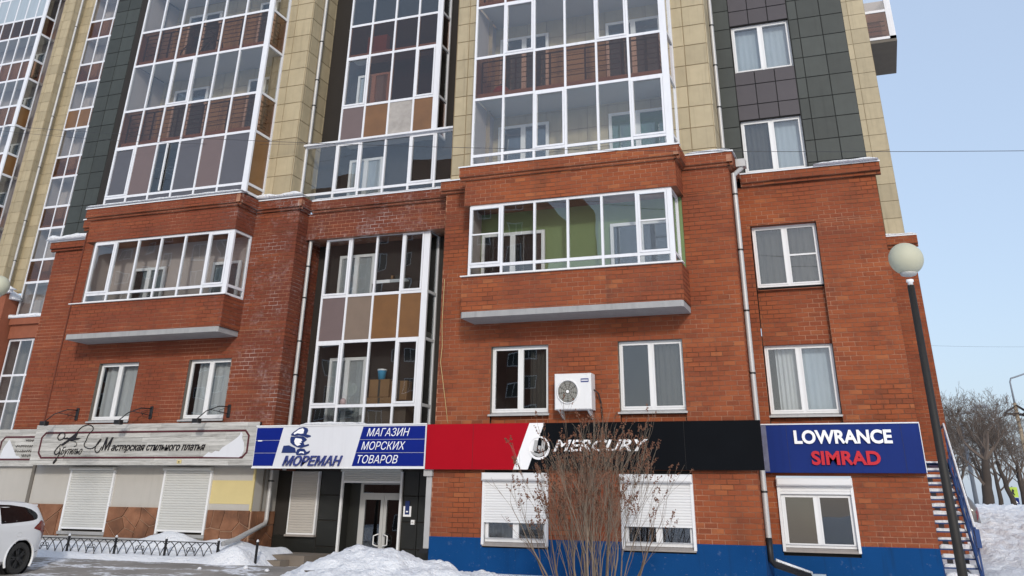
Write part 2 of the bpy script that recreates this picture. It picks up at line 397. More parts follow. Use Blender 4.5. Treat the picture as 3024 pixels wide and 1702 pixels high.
XS = [-900, -400, -200, -120, -80] + [-60 + 2 * i for i in range(60)] + [62 + 8 * i for i in range(12)] + [200, 400, 900]
YS = [-900, -400, -200, -100, -60, -40, -25, -15] + [-10 + 0.5 * i for i in range(40)] + [12 + 3 * i for i in range(20)] + [80, 120, 250, 500, 900]
mb = MB()
for y in YS:
    for x in XS: mb.v.append((x, y, -0.06 if y < -9.5 else ground_z(x, y) - 0.05))
for j in range(len(YS) - 1):
    for i in range(len(XS) - 1):
        a = j * len(XS) + i; mb.f.append((a, a + 1, a + len(XS) + 1, a + len(XS)))
tag(mb.obj('ground', M['snow'], None, True), 'snow covered ground around the apartment block', None, None, 'structure')
pv = hf('pavement', M['road'], -30, -9.2, -12, -1.45, 90, 60, lambda x, y: ground_z(x, y) + 0.012 * nz(x, y, 2.0))
tag(pv, 'grey pavement with trampled snow in front of the shops', None, None, 'structure')

# ------------------------------------------------------------------ apartment building
BLD = thing('apartment_building', (-6.35, 0, -0.3), 'long apartment block of red brick below tan and dark green tiles with white glazed balconies', 'building')
BPL, BPH, BG = 0.275, 0.1067, 0.017        # brick pitch and joint
BRICKS = []
def cut(x0, x1, z0, z1, holes):
    holes = [h for h in holes if h[0] < x1 and h[1] > x0 and h[2] < z1 and h[3] > z0]
    xs = sorted({x0, x1} | {v for h in holes for v in (h[0], h[1]) if x0 < v < x1})
    zs = sorted({z0, z1} | {v for h in holes for v in (h[2], h[3]) if z0 < v < z1})
    out = []
    for a, b in zip(zs, zs[1:]):
        run = None
        for c, d in zip(xs, xs[1:]):
            mx, mz = (c + d) / 2, (a + b) / 2
            if any(h[0] < mx < h[1] and h[2] < mz < h[3] for h in holes):
                if run: out.append((run[0], run[1], a, b)); run = None
            else: run = (run[0], d) if run else (c, d)
        if run: out.append((run[0], run[1], a, b))
    return out
def PT(o, u, d, z):                        # surface point: ('F', Y) faces -Y, ('R', X) faces +X
    return (u, o[1] - d, z) if o[0] == 'F' else (o[1] + d, u, z)
def backing(mb, o, rects, d=0.0):
    for a, b, z0, z1 in rects:
        mb.quad(PT(o, a, d, z0), PT(o, b, d, z0), PT(o, b, d, z1), PT(o, a, d, z1))
def lay_bricks(o, u0, u1, z0, z1, holes=()):
    k = math.floor(z0 / BPH + 1e-6)
    while k * BPH < z1 - 0.01:
        za, zb = max(z0, k * BPH), min(z1, (k + 1) * BPH)
        if zb - za > 0.02:
            zz = sorted({za, zb} | {v for h in holes for v in (h[2], h[3]) if za < v < zb})
            for sa, sb in zip(zz, zz[1:]):
                if sb - sa < 0.02: continue
                iv = [(u0, u1)]
                for h in holes:
                    if h[2] < (sa + sb) / 2 < h[3]:
                        iv = [w for a, b in iv for w in ((a, min(b, h[0])), (max(a, h[1]), b)) if w[1] - w[0] > 0.01]
                off = (k % 2) * BPL / 2
                for a, b in iv:
                    i = math.floor((a - off) / BPL)
                    while i * BPL + off < b:
                        p, q = max(a, i * BPL + off), min(b, (i + 1) * BPL + off)
                        if q - p > 0.035:
                            BRICKS.append((o, p + BG / 2, q - BG / 2, sa + BG / 2, sb - BG / 2))
                        i += 1
        k += 1
WALL = MB()
def brick_wall(o, u0, u1, z0, z1, holes=(), bricks=True):
    holes = [h for h in holes if h[0] < u1 and h[1] > u0]
    backing(WALL, o, cut(u0, u1, z0, z1, holes), -0.010)
    if bricks: lay_bricks(o, u0, u1, z0, z1, holes)

# window columns of the front block: (x0, x1)
RC = [(-8.74, -7.24), (-5.48, -3.94)]
LC = [(-21.16, -19.72), (-17.95, -16.53)]
Z2 = (3.58, 5.12)                          # second storey windows
P1C = (-2.23, -0.655); YP1 = 1.40
# --- right block (front plane Y=0)
H2R = [(a, b, 3.30, Z2[1]) for a, b in RC]
GW = [(-8.84, -7.24, 0.68, 2.30), (-5.50, -3.92, 0.68, 2.30)]
back3 = (-9.15, -3.72, 5.85, 8.60)
brick_wall(('F', 0.0), -10.2, -2.5, 0.86, 9.24, H2R + GW + [back3])
for a, b in RC: brick_wall(('F', 0.09), a, b, 3.30, Z2[0] - 0.06)
brick_wall(('R', -2.5), 0.0, 1.4, 0.86, 9.24)
# --- left block
H2L = [(a, b, Z2[0] - 0.1, Z2[1]) for a, b in LC]
brick_wall(('F', 0.0), -22.78, -14.9, 2.4, 9.24, H2L + [(-21.62, -16.45, 5.85, 8.60)])
brick_wall(('R', -14.9), 0.0, 1.5, 2.3, 9.24)
# --- lintel over the recess
brick_wall(('F', 0.50), -14.9, -10.2, 8.45, 9.24)
WALL.quad((-14.9, 0.5, 8.45), (-10.2, 0.5, 8.45), (-10.2, 1.3, 8.45), (-14.9, 1.3, 8.45))
# --- right recessed section
h1 = [(P1C[0] - .02, P1C[1] + .02, 3.25, 8.06), (P1C[0] - .02, P1C[1] + .02, 0.66, 2.25)]
brick_wall(('F', YP1), -2.5, 0.93, 0.86, 9.10, h1)
for z0, z1 in ((3.25, Z2[0] - .06), (Z2[1], 6.47)): brick_wall(('F', YP1 + 0.16), P1C[0] - .02, P1C[1] + .02, z0, z1)
# --- left recessed section
brick_wall(('F', YP1), -25.45, -22.78, 2.4, 9.10)
# --- far right wing
YW = 10.0
brick_wall(('F', YW), 0.93, 2.04, -0.3, 9.45)
WALL.quad((2.04, YW, -.3), (2.04, YW + 14, -.3), (2.04, YW + 14, 9.45), (2.04, YW, 9.45))
# side return of the right section, facing the stairs
WALL.quad((0.93, YP1, -.3), (0.93, YW, -.3), (0.93, YW, 9.4), (0.93, YP1, 9.4))
# --- balcony fronts: parapet, lintel
def balcony_brick(xa, xb, yf=-0.90):
    for z0, z1 in ((5.83, 6.70), (8.56, 9.26)):
        brick_wall(('F', yf), xa, xb, z0, z1)
        brick_wall(('R', xb), yf, 0.0, z0, z1)
        WALL.quad((xa, yf, z0), (xa, 0, z0), (xa, 0, z1), (xa, yf, z1))
        WALL.quad((xa + .1, yf + .12, z0), (xb - .1, yf + .12, z0), (xb - .1, yf + .12, z1), (xa + .1, yf + .12, z1))
    WALL.quad((xa, yf, 8.56), (xb, yf, 8.56), (xb, 0, 8.56), (xa, 0, 8.56))
balcony_brick(-9.25, -3.66); balcony_brick(-21.82, -16.40)
# --- cornice faces (bricked bands standing proud)
def cornice(o, u0, u1, z0=9.24, z1=9.60, out=0.13):
    oo = (o[0], o[1] - out) if o[0] == 'F' else (o[0], o[1] + out)
    backing(WALL, oo, [(u0, u1, z0 + .08, z1)], -0.010)
    lay_bricks(oo, u0, u1, z0 + .08, z1)
    om = (o[0], o[1] - out * .5) if o[0] == 'F' else (o[0], o[1] + out * .5)
    backing(WALL, om, [(u0, u1, z0, z1)], -0.010)
    lay_bricks(om, u0, u1, z0, z0 + .085)
    a, b = PT(oo, u0, -.01, z0 + .08), PT(oo, u1, -.01, z0 + .08); c, d = PT(o, u1, -.01, z0 + .08), PT(o, u0, -.01, z0 + .08)
    WALL.quad(a, b, c, d)
    e, f = PT(om, u0, -.004, z0), PT(om, u1, -.004, z0); WALL.quad(e, f, PT(o, u1, -.01, z0), PT(o, u0, -.01, z0))
    for u in (u0, u1): WALL.quad(PT(oo, u, -.01, z0 + .08), PT(o, u, -.01, z0 + .08), PT(o, u, -.01, z1), PT(oo, u, -.01, z1))
    WALL.quad(PT(oo, u0, -.01, z1), PT(oo, u1, -.01, z1), PT(o, u1, -.6, z1), PT(o, u0, -.6, z1))
cornice(('F', 0), -10.33, -9.25); cornice(('F', 0), -3.66, -2.37); cornice(('R', -2.5), -0.13, 1.3)
cornice(('F', -.90), -9.38, -3.53); cornice(('R', -3.66), -1.03, -0.13)
cornice(('F', 0), -22.90, -21.82); cornice(('F', 0), -16.40, -14.77); cornice(('R', -14.9), -0.13, 0.5)
cornice(('F', -.90), -21.95, -16.27); cornice(('R', -16.40), -1.03, -0.13)
cornice(('F', 0.50), -14.77, -10.33)
cornice(('F', YP1), -2.37, 1.06, 9.10, 9.42, .18); cornice(('F', YP1), -25.6, -22.9, 9.10, 9.42, .15)
cornice(('F', YW), 1.06, 2.2, 9.35, 9.72, .2)
wall = WALL.obj('wall', M['mortar'], BLD)
wall['label'] = 'red brick lower wall with recessed joints and lime bloom'

# white flashing strips on the ledges
FLASH = [(-10.35, -9.15, -.16, .1, 9.605), (-3.6, -2.35, -.16, .13, 9.605), (-9.40, -3.51, -1.06, -.70, 9.605), (-21.97, -16.25, -1.06, -.7, 9.605),
         (-16.3, -14.75, -.16, .1, 9.605), (-22.92, -21.8, -.16, .1, 9.605), (-14.75, -10.35, .35, .62, 9.605), (-2.36, 1.08, 1.19, 1.44, 9.425), (-25.62, -22.9, 1.22, 1.42, 9.425),
         (1.06, 2.22, YW - .22, YW, 9.725), (-2.5 + .15 - .02, -2.5 + .17, -.15, 1.1, 9.605)]
for x0, x1, y0, y1, z in FLASH:
    mb = MB(); mb.add([(x0, y0, z), (x1, y0, z), (x1, y1, z + .06), (x0, y1, z + .06), (x0, y0, z - .035), (x1, y0, z - .035)], [(0, 1, 2, 3), (4, 5, 1, 0)])
    mb.add([(x0, y0, z - .035), (x0, y0, z), (x0, y1, z + .06)], [(0, 1, 2)]); mb.add([(x1, y0, z - .035), (x1, y0, z), (x1, y1, z + .06)], [(2, 1, 0)])
    mb.obj('flashing', M['alu'], BLD)
for xa, xb in ((-9.27, -3.62), (-21.9, -16.36)):
    MB().box(xa, xb, -.96, -.70, 6.70, 6.725).obj('flashing', M['white'], BLD)

# blue plinth
for o, a, b, hs in ((('F', -.012), -10.2, -2.49, GW), (('F', YP1 - .012), -2.5, .94, h1)):
    mb = MB(); rs = cut(a, b, -.3, .875, hs)
    backing(mb, o, rs)
    mb.quad(PT(o, a, 0, .875), PT(o, b, 0, .875), PT(o, b, -.03, .875), PT(o, a, -.03, .875))
    mb.obj('plinth', M['blue_wall'], BLD)
mb = MB(); mb.quad((-2.488, -.012, -.3), (-2.488, 1.4, -.3), (-2.488, 1.4, .875), (-2.488, -.012, .875)); mb.obj('plinth', M['blue_wall'], BLD)
mb = MB(); mb.quad((.942, YP1, -.3), (.942, YW, -.3), (.942, YW, .875), (.942, YP1, .875)); mb.obj('plinth', M['blue_wall'], BLD)

# ---- balcony slabs
for xa, xb in ((-9.23, -3.68), (-21.78, -16.44)):
    mb = MB(); c = .05
    pts = [(xa + c, -.93), (xb - c, -.93), (xb, -.93 + c), (xb, 0), (xa, 0), (xa, -.93 + c)]
    n = len(pts); v = [(x, y, 5.69) for x, y in pts] + [(x, y, 5.83) for x, y in pts]
    mb.add(v, [tuple(range(n))[::-1], tuple(range(n, 2 * n))] + [(i, (i + 1) % n, (i + 1) % n + n, i + n) for i in range(n)])
    s = mb.obj('balcony_slab', M['concrete'], BLD)
    s['label'] = 'grey concrete slab under the brick balcony'

# ------------------------------------------------------------------ bricks as pieces
full = [b for b in BRICKS if b[0][0] == 'F' and b[2] - b[1] > BPL - .02 and b[4] - b[3] > BPH - .02]
def score(b):
    c = Vector(PT(b[0], (b[1] + b[2]) / 2, 0, (b[3] + b[4]) / 2))
    hid = (2.28 < c.z < 3.33) or (c.x < -2.5 and c.z < 2.4 and -7.1 < c.x < -5.6)
    return (c - CAM).length + (100 if hid else 0)
full.sort(key=score)
single = set(id(b) for b in full[:298])
bm_ = MB()
L_, H_ = BPL - BG, BPH - BG
bm_.add([(-L_ / 2, -.010, -H_ / 2), (L_ / 2, -.010, -H_ / 2), (L_ / 2, -.010, H_ / 2), (-L_ / 2, -.010, H_ / 2), (-L_ / 2, .004, -H_ / 2), (L_ / 2, .004, -H_ / 2), (L_ / 2, .004, H_ / 2), (-L_ / 2, .004, H_ / 2)],
        [(0, 1, 2, 3), (4, 5, 1, 0), (5, 6, 2, 1), (6, 7, 3, 2), (7, 4, 0, 3)])
bme = bpy.data.meshes.new('brick'); bme.from_pydata(bm_.v, [], bm_.f); bme.materials.append(M['brick'])
rest = MB()
for b in BRICKS:
    o, a, c, z0, z1 = b
    j = random.uniform(-.0025, .0025)
    if id(b) in single:
        ob = bpy.data.objects.new('brick', bme)
        p = Vector(PT(o, (a + c) / 2, -.010 + j, (z0 + z1) / 2)) - org_of(BLD)
        ob.location = p; link(ob, wall)
    else:
        d = j
        e = random.uniform(-.002, .002)
        v = [PT(o, a, d, z0 + e), PT(o, c, d, z0 - e), PT(o, c, d, z1 - e), PT(o, a, d, z1 + e), PT(o, a, -.012, z0), PT(o, c, -.012, z0), PT(o, c, -.012, z1), PT(o, a, -.012, z1)]
        rest.add(v, [(0, 1, 2, 3), (4, 5, 1, 0), (5, 6, 2, 1), (6, 7, 3, 2), (7, 4, 0, 3)])
tag(rest.obj('brickwork', M['brick'], wall), 'courses of red brick', None, None, 'stuff')

# ------------------------------------------------------------------ tiled upper walls
TILE = 0.60
def tile_mesh(cache, o, w, h, m):
    key = (o, round(w, 2), round(h, 2), m.name)
    if key not in cache:
        mb = MB(); t, c = .018, .004
        f = [(-w / 2 + c, t, -h / 2 + c), (w / 2 - c, t, -h / 2 + c), (w / 2 - c, t, h / 2 - c), (-w / 2 + c, t, h / 2 - c), (-w / 2, 0, -h / 2), (w / 2, 0, -h / 2), (w / 2, 0, h / 2), (-w / 2, 0, h / 2)]
        mb.add([PT((o, 0), *q) for q in f], [(0, 1, 2, 3), (4, 5, 1, 0), (5, 6, 2, 1), (6, 7, 3, 2), (7, 4, 0, 3)])
        me = bpy.data.meshes.new('tile'); me.from_pydata(mb.v, [], mb.f); me.materials.append(m); cache[key] = me
    return cache[key]
TC = {}; NT = [0]; TREST = {}
def tile_wall(part, o, u0, u1, z0, z1, m, uoff=0.0, zoff=9.81, holes=(), indiv=True, pitch_u=TILE):
    g = .017
    k = math.floor((z0 - zoff) / TILE + 1e-6)
    while zoff + k * TILE < z1 - .01:
        za, zb = max(z0, zoff + k * TILE), min(z1, zoff + (k + 1) * TILE); k += 1
        if zb - za < .04: continue
        i = math.floor((u0 - uoff) / pitch_u + 1e-6)
        while uoff + i * pitch_u < u1 - .01:
            ua, ub = max(u0, uoff + i * pitch_u), min(u1, uoff + (i + 1) * pitch_u); i += 1
            if ub - ua < .04: continue
            for a, b, c, d in cut(ua, ub, za, zb, holes):
                if b - a < .05 or d - c < .05: continue
                w, h = b - a - g, d - c - g
                if indiv and NT[0] < 295:
                    ob = bpy.data.objects.new('tile', tile_mesh(TC, o[0], w, h, m)); NT[0] += 1
                    ob.location = Vector(PT(o, (a + b) / 2, 0, (c + d) / 2)) - org_of(BLD); link(ob, part)
                    ob.rotation_euler = (random.gauss(0, .004), 0, random.gauss(0, .004))
                else:
                    mb = TREST.setdefault(m.name, (MB(), m))[0]; t = .018
                    a2, b2, c2, d2 = a + g / 2, b - g / 2, c + g / 2, d - g / 2
                    mb.add([PT(o, a2, t, c2), PT(o, b2, t, c2), PT(o, b2, t, d2), PT(o, a2, t, d2), PT(o, a2, 0, c2), PT(o, b2, 0, c2), PT(o, b2, 0, d2), PT(o, a2, 0, d2)],
                           [(0, 1, 2, 3), (4, 5, 1, 0), (5, 6, 2, 1), (6, 7, 3, 2), (7, 4, 0, 3)])
def clad(name, m, pieces):
    mb = MB()
    for o, u0, u1, z0, z1, hs in pieces: backing(mb, o, cut(u0, u1, z0, z1, hs))
    return mb.obj(name, m, BLD)
ZT = 17.6
W4, W5 = (9.50, 10.98), (12.42, 13.88)       # upper windows of the recessed green section
wh = [(P1C[0], P1C[1], *W4), (P1C[0], P1C[1], *W5), (P1C[0], P1C[1], 15.34, 16.8)]
# green right
gp = clad('cladding', M['green_gap'], [(('F', YP1 + .06), -2.8, .80, 9.40, ZT, wh)])
tile_wall(gp, ('F', YP1 + .06), P1C[1] + .02, .80, 9.42, 15.6, M['green'], -.985, 9.62, wh)
tile_wall(gp, ('F', YP1 + .06), -2.75, P1C[0] - .02, 9.42, 15.6, M['green'], -2.85, 9.62, wh)
tile_wall(gp, ('F', YP1 + .045), P1C[0] - .02, P1C[1] + .02, 10.98, 12.42, M['plum'], -2.25, 10.82, wh, True, .535)
tile_wall(gp, ('F', YP1 + .045), P1C[0] - .02, P1C[1] + .02, 13.88, 15.34, M['plum'], -2.25, 13.75, wh, True, .535)
# tan, right block
YT = 0.12
tp = clad('cladding', M['tan_gap'], [(('F', YT), -3.9, -2.77, 9.6, ZT, ()), (('R', -2.77), YT, YP1 + .1, 9.6, ZT, ()), (('F', YT), -10.15, -9.0, 9.6, ZT, ()),
                                     (('F', .70), -9.3, -3.6, 9.6, ZT, ())])
tile_wall(tp, ('F', YT), -3.72, -2.77, 9.66, 15.0, M['tan'], -3.37)
tile_wall(tp, ('R', -2.77), YT, YP1 + .05, 9.66, 15.0, M['tan'], YT + .2)
tile_wall(tp, ('F', YT), -10.13, -9.17, 9.66, 15.6, M['tan'], -9.75)
# tan, left block with its return into the recess
tl = clad('cladding', M['tan_gap'], [(('F', YT), -16.75, -15.42, 9.6, 19, ()), (('R', -15.42), YT, 1.9, 9.6, 19, ()), (('F', .70), -21.6, -16.3, 9.6, 19, ())])
tile_wall(tl, ('F', YT), -16.45, -15.42, 9.66, 17.4, M['tan'], -16.02)
tile_wall(tl, ('R', -15.42), YT, 1.5, 9.66, 17.4, M['tan'], YT + .1)
# green, left section
gl_ = clad('cladding', M['green_gap'], [(('F', YP1 + .06), -25.38, -22.3, 9.4, 20, ())])
tile_wall(gl_, ('F', YP1 + .06), -25.38, -22.7, 9.46, 19.0, M['green'], -25.38, 9.50)
mb = MB(); mb.quad((-22.78, .1, 9.6), (-21.5, .1, 9.6), (-21.5, .1, 20), (-22.78, .1, 20)); mb.quad((-22.78, .1, 9.6), (-22.78, 1.5, 9.6), (-22.78, 1.5, 20), (-22.78, .1, 20))
mb.obj('dark_pier', M['dark'], BLD)
# far right wing
tw = clad('cladding', M['tan_gap'], [(('F', YW + .05), .80, 1.87, 9.7, 24, ()), (('R', 1.87), YW + .05, YW + 10, 9.7, 24, ())])
tile_wall(tw, ('F', YW + .05), .9, 1.87, 9.76, 19.5, M['tan'], 1.28, 9.76)
# balcony back walls
tile_wall(tl, ('F', .70), -21.6, -16.3, 9.7, 17.5, M['tan'], -21.4, indiv=False)
tile_wall(tp, ('F', .70), -9.3, -3.6, 9.7, 16.5, M['tan'], -9.3, indiv=False)
# ------------------------------------------------------------------ windows
def curtain_mesh(x0, x1, z0, z1, y, amp=.035, waves=9, gather=0.0):
    mb = MB(); n = waves * 6
    for i in range(n + 1):
        t = i / n; x = x0 + (x1 - x0) * t
        d = amp * math.sin(2 * math.pi * waves * t) + amp * .5 * math.sin(5.1 * t * waves + 1)
        mb.v += [(x, y + d, z0), (x + gather * (.5 - t), y + d, z1)]
    for i in range(n): mb.f.append((2 * i, 2 * i + 2, 2 * i + 3, 2 * i + 1))
    return mb
def window(x0, x1, z0, z1, Y, parent=None, mull=0.5, panes=('glass', 'glass'), curtains=(), hbar=None, sill='sill', depth=.12, room=True, reveal='reveal', fw_=.048, revs=True, sillz=0.0, backed=False):
    """Y is the wall face; the frame stands back by depth."""
    parent = parent or BLD
    yf = Y + depth; t = .06
    mb = MB()
    mb.box(x0, x1, yf, yf + t, z0, z0 + fw_); mb.box(x0, x1, yf, yf + t, z1 - fw_, z1)
    mb.box(x0, x0 + fw_, yf, yf + t, z0 + fw_, z1 - fw_); mb.box(x1 - fw_, x1, yf, yf + t, z0 + fw_, z1 - fw_)
    xm = x0 + (x1 - x0) * mull
    mb.box(xm - .035, xm + .035, yf, yf + t, z0 + fw_, z1 - fw_)
    cells = [(x0 + fw_, xm - .035), (xm + .035, x1 - fw_)]
    for i, (a, b) in enumerate(cells):      # sash, a little proud
        s = .036; za, zb = z0 + fw_, z1 - fw_
        if i == 0 or panes[i] != 'fixed':
            mb.box(a, b, yf - .012, yf + t - .012, za, za + s); mb.box(a, b, yf - .012, yf + t - .012, zb - s, zb)
            mb.box(a, a + s, yf - .012, yf + t - .012, za + s, zb - s); mb.box(b - s, b, yf - .012, yf + t - .012, za + s, zb - s)
    w = mb.obj('window', M['white'], parent)
    for i, (a, b) in enumerate(cells):
        s = .036
        pm = M[panes[i]] if panes[i] in M else M['glass']
        MB().box(a + s, b - s, yf + .018, yf + .026, z0 + fw_ + s, z1 - fw_ - s).obj('pane', pm, w)
        if hbar and hbar.get(i):
            zz = z0 + (z1 - z0) * hbar[i]
            MB().box(a + s, b - s, yf - .008, yf + .016, zz - .02, zz + .02).obj('glazing_bar', M['white'], w)
    for c in curtains:
        ca, cb, ma = c[:3]; ztop = c[3] if len(c) > 3 else z1 - .05; zb_ = c[4] if len(c) > 4 else z0 + .02
        curtain_mesh(x0 + (x1 - x0) * ca, x0 + (x1 - x0) * cb, zb_, ztop, yf + (.035 if backed else .20), .006 if backed else (.006 if ma == 'curtain_b' else .02), 5).obj('curtain', M[ma], w, True)
    if backed: MB().box(x0 + .02, x1 - .02, yf + .062, yf + .07, z0 + .02, z1 - .02).obj('dark_interior', M['dark_board'], w)
    if sill:
        zs = z0 - .005 - sillz
        MB().add([(x0 - .04, Y - .06, zs - .05), (x1 + .04, Y - .06, zs - .05), (x1 + .04, yf + .01, zs), (x0 - .04, yf + .01, zs), (x0 - .04, Y - .06, zs - .085), (x1 + .04, Y - .06, zs - .085)],
                 [(0, 1, 2, 3), (4, 5, 1, 0)]).obj('sill', M[sill], w)
    if revs:
        r = MB(); a, b, c, d = Y - .001, yf + .03, z0 - .1, z1
        r.quad((x0, a, c), (x0, b, c), (x0, b, d), (x0, a, d)); r.quad((x1, b, c), (x1, a, c), (x1, a, d), (x1, b, d))
        r.quad((x0, a, d), (x0, b, d), (x1, b, d), (x1, a, d)); r.quad((x0, b, c), (x0, a, c), (x1, a, c), (x1, b, c))
        r.obj('reveal', M[reveal], w)
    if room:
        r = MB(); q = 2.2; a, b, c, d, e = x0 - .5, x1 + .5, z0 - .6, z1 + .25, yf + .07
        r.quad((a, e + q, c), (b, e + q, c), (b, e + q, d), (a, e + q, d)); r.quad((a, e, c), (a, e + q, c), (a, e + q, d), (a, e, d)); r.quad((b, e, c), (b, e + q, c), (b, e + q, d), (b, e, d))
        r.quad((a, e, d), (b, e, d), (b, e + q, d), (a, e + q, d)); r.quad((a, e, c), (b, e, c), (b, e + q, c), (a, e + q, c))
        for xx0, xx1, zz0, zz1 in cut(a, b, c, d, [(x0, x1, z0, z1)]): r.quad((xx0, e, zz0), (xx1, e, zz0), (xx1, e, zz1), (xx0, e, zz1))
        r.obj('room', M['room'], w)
    return w
# second storey
window(*RC[0], *Z2, 0.0, curtains=[(.62, .98, 'curtain_t')], sill='zinc')
window(*RC[1], *Z2, 0.0, curtains=[(.55, .98, 'curtain_t')], sill='zinc')
window(*LC[0], *Z2, 0.0, curtains=[(.03, .97, 'curtain')], sill='zinc')
window(*LC[1], *Z2, 0.0, curtains=[(.10, .97, 'curtain')], sill='zinc')
# recessed right section, bottom to top
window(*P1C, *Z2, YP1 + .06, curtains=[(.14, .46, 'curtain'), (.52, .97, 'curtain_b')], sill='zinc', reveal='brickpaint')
window(*P1C, 6.53, 8.06, YP1 + .06, curtains=[(.0, .5, 'curtain_t'), (.52, 1, 'curtain_t')], hbar={1: .5}, sill=None, reveal='brickpaint')
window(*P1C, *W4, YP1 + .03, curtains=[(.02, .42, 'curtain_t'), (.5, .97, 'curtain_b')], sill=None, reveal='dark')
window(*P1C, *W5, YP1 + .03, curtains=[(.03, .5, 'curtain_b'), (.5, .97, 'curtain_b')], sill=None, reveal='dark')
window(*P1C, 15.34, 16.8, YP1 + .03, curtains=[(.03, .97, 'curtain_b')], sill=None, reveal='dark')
# ground floor windows with roller shutters
def roller(x0, x1, z0, z1, Y, m='shutter_white', box_h=.17, guides=True, zdown=None, boxm='shutter_white', pitch=.055):
    """box at the top, slats hanging down to zdown between two guides."""
    z0_ = z0 if zdown is None else zdown
    mb = MB().cbox(x0, x1, Y - .17, Y + .02, z1 - box_h, z1, .03); r = mb.obj('roller_shutter', M[boxm], BLD)
    if guides:
        for x in (x0 + .03, x1 - .03):
            MB().box(x - .03, x + .03, Y - .07, Y, z0 - .06, z1 - box_h).obj('guide', M['white'], r)
    z = z1 - box_h
    sx0, sx1 = x0 + .06, x1 - .06
    sm = MB(); h = pitch; y = Y - .035
    prof = [(0, .0), (.10, -.012), (.5, -.016), (.9, -.012), (1, 0)]
    for i, (t, d) in enumerate(prof): pass
    v = []
    for t, d in prof: v += [(sx0, y + d, -h * t), (sx1, y + d, -h * t)]
    sm.add(v, [(2 * i, 2 * i + 2, 2 * i + 3, 2 * i + 1) for i in range(4)])
    me = bpy.data.meshes.new('slat'); me.from_pydata([(a, b, c) for a, b, c in sm.v], [], sm.f); me.materials.append(M[m])
    n = max(0, int((z - z0_) / h))
    for i in range(n):
        ob = bpy.data.objects.new('slat', me); ob.location = Vector((0, 0, z - i * h)) - org_of(BLD); link(ob, r)
    MB().box(sx0, sx1, y - .02, y + .01, z - n * h - .05, z - n * h).obj('bottom_rail', M['white'], r)
    return r
window(-8.80, -7.28, .80, 2.15, 0.0, curtains=[(.02, .45, 'curtain_t')], sill='sill', room=True, depth=.03, revs=False)
roller(-8.86, -7.24, .80, 2.24, 0.0, zdown=1.24)
window(-5.47, -3.95, .80, 2.15, 0.0, curtains=(), sill='sill', depth=.03, revs=False)
roller(-5.53, -3.90, .80, 2.22, 0.0, zdown=1.22)
window(-2.19, -.67, .82, 1.90, YP1, panes=('glass_dk', 'glass_dk'), sill='sill', depth=.02, revs=False)
roller(-2.25, -.62, .80, 2.21, YP1, zdown=1.93)

# ------------------------------------------------------------------ balcony glazing
def glazing(name, xs, zs, Y, kinds, label=None, bar=.06, post=.18, right=None, left=False, posts=(0, 1), inner=None, hbar=.075, sash=()):
    """xs, zs: grid lines; kinds[(col,row)] names the pane material; right: depth of the glazed right-hand return."""
    mb = MB(); t = .07
    x0, x1, z0, z1 = xs[0], xs[-1], zs[0], zs[-1]
    for i, x in enumerate(xs):
        w = post if (i == len(xs) - 1 and posts[1]) else (post * .5 if i == 0 and posts[0] else bar)
        xa, xb = (x - w, x) if i == len(xs) - 1 else ((x, x + w) if i == 0 else (x - w / 2, x + w / 2))
        mb.box(xa, xb, Y, Y + t, z0, z1)
    for j, z in enumerate(zs):
        mb.box(x0 + .01, x1 - .01, Y + .006, Y + t - .006, z - hbar / 2, z + hbar / 2)
    for (i, j) in sash:                      # opening casement: a second frame inside the cell
        a, b, c, d = xs[i] + .035, xs[i + 1] - .035, zs[j] + .035, zs[j + 1] - .035
        if i == len(xs) - 2: b = xs[i + 1] - post - .005
        s = .05
        for q in ((a, b, c, c + s), (a, b, d - s, d), (a, a + s, c + s, d - s), (b - s, b, c + s, d - s)): mb.box(q[0], q[1], Y - .014, Y + .05, q[2], q[3])
    if right:
        for j, z in enumerate(zs): mb.box(x1 - t + .006, x1 - .006, Y + t, Y + right, z - hbar / 2, z + hbar / 2)
        mb.box(x1 - t, x1, Y + right - .06, Y + right, z0, z1)
    g = mb.obj(name, M['alu'], BLD)
    if label: g['label'] = label
    for j in range(len(zs) - 1):
        for i in range(len(xs) - 1):
            k = kinds.get((i, j), kinds.get(('*', j), 'glass'))
            if k is None: continue
            MB().box(xs[i] + .02, xs[i + 1] - .02, Y + .028, Y + .038, zs[j] + .02, zs[j + 1] - .02).obj('pane', M[k], g)
        if right:
            k = kinds.get(('R', j), kinds.get(('*', j), 'glass'))
            if k: MB().box(x1 - .045, x1 - .035, Y + .05, Y + right - .05, zs[j] + .02, zs[j + 1] - .02).obj('pane', M[k], g)
    return g
def lin(a, b, n): return [a + (b - a) * i / n for i in range(n + 1)]
ROWS = [9.70, 9.96, 11.62, 12.90, 14.55, 15.83, 17.48]
gR = glazing('balcony_glazing', [-9.16, -8.26, -7.37, -6.48, -5.60, -4.72, -3.67], ROWS[:6], -.80,
        {('*', 0): 'glass', ('*', 1): 'glass', ('*', 2): 'bronze', ('*', 3): 'glass', ('*', 4): 'bronze'}, 'white framed two storey balcony glazing beside the downpipe', right=.90, sash=[(2, 1), (5, 1), (1, 3), (4, 3)])
kL = {('*', 0): 'slate', ('*', 2): 'bronze', ('*', 3): 'glass', ('*', 4): 'bronze', ('*', 5): 'glass', (0, 1): 'slate', (1, 1): 'mauve_blind', (2, 1): 'glass_dk', (3, 1): 'slate', (4, 1): 'mauve_blind', (5, 1): 'slate', ('R', 1): 'amber_ply', ('R', 0): 'amber_ply'}
gL = glazing('balcony_glazing', [-21.60, -20.76, -19.92, -19.06, -18.21, -17.36, -16.30], ROWS, -.80, kL, 'white framed tall balcony glazing with bronze panes, over the left brick balcony', right=.90, sash=[(0, 1), (2, 3)])
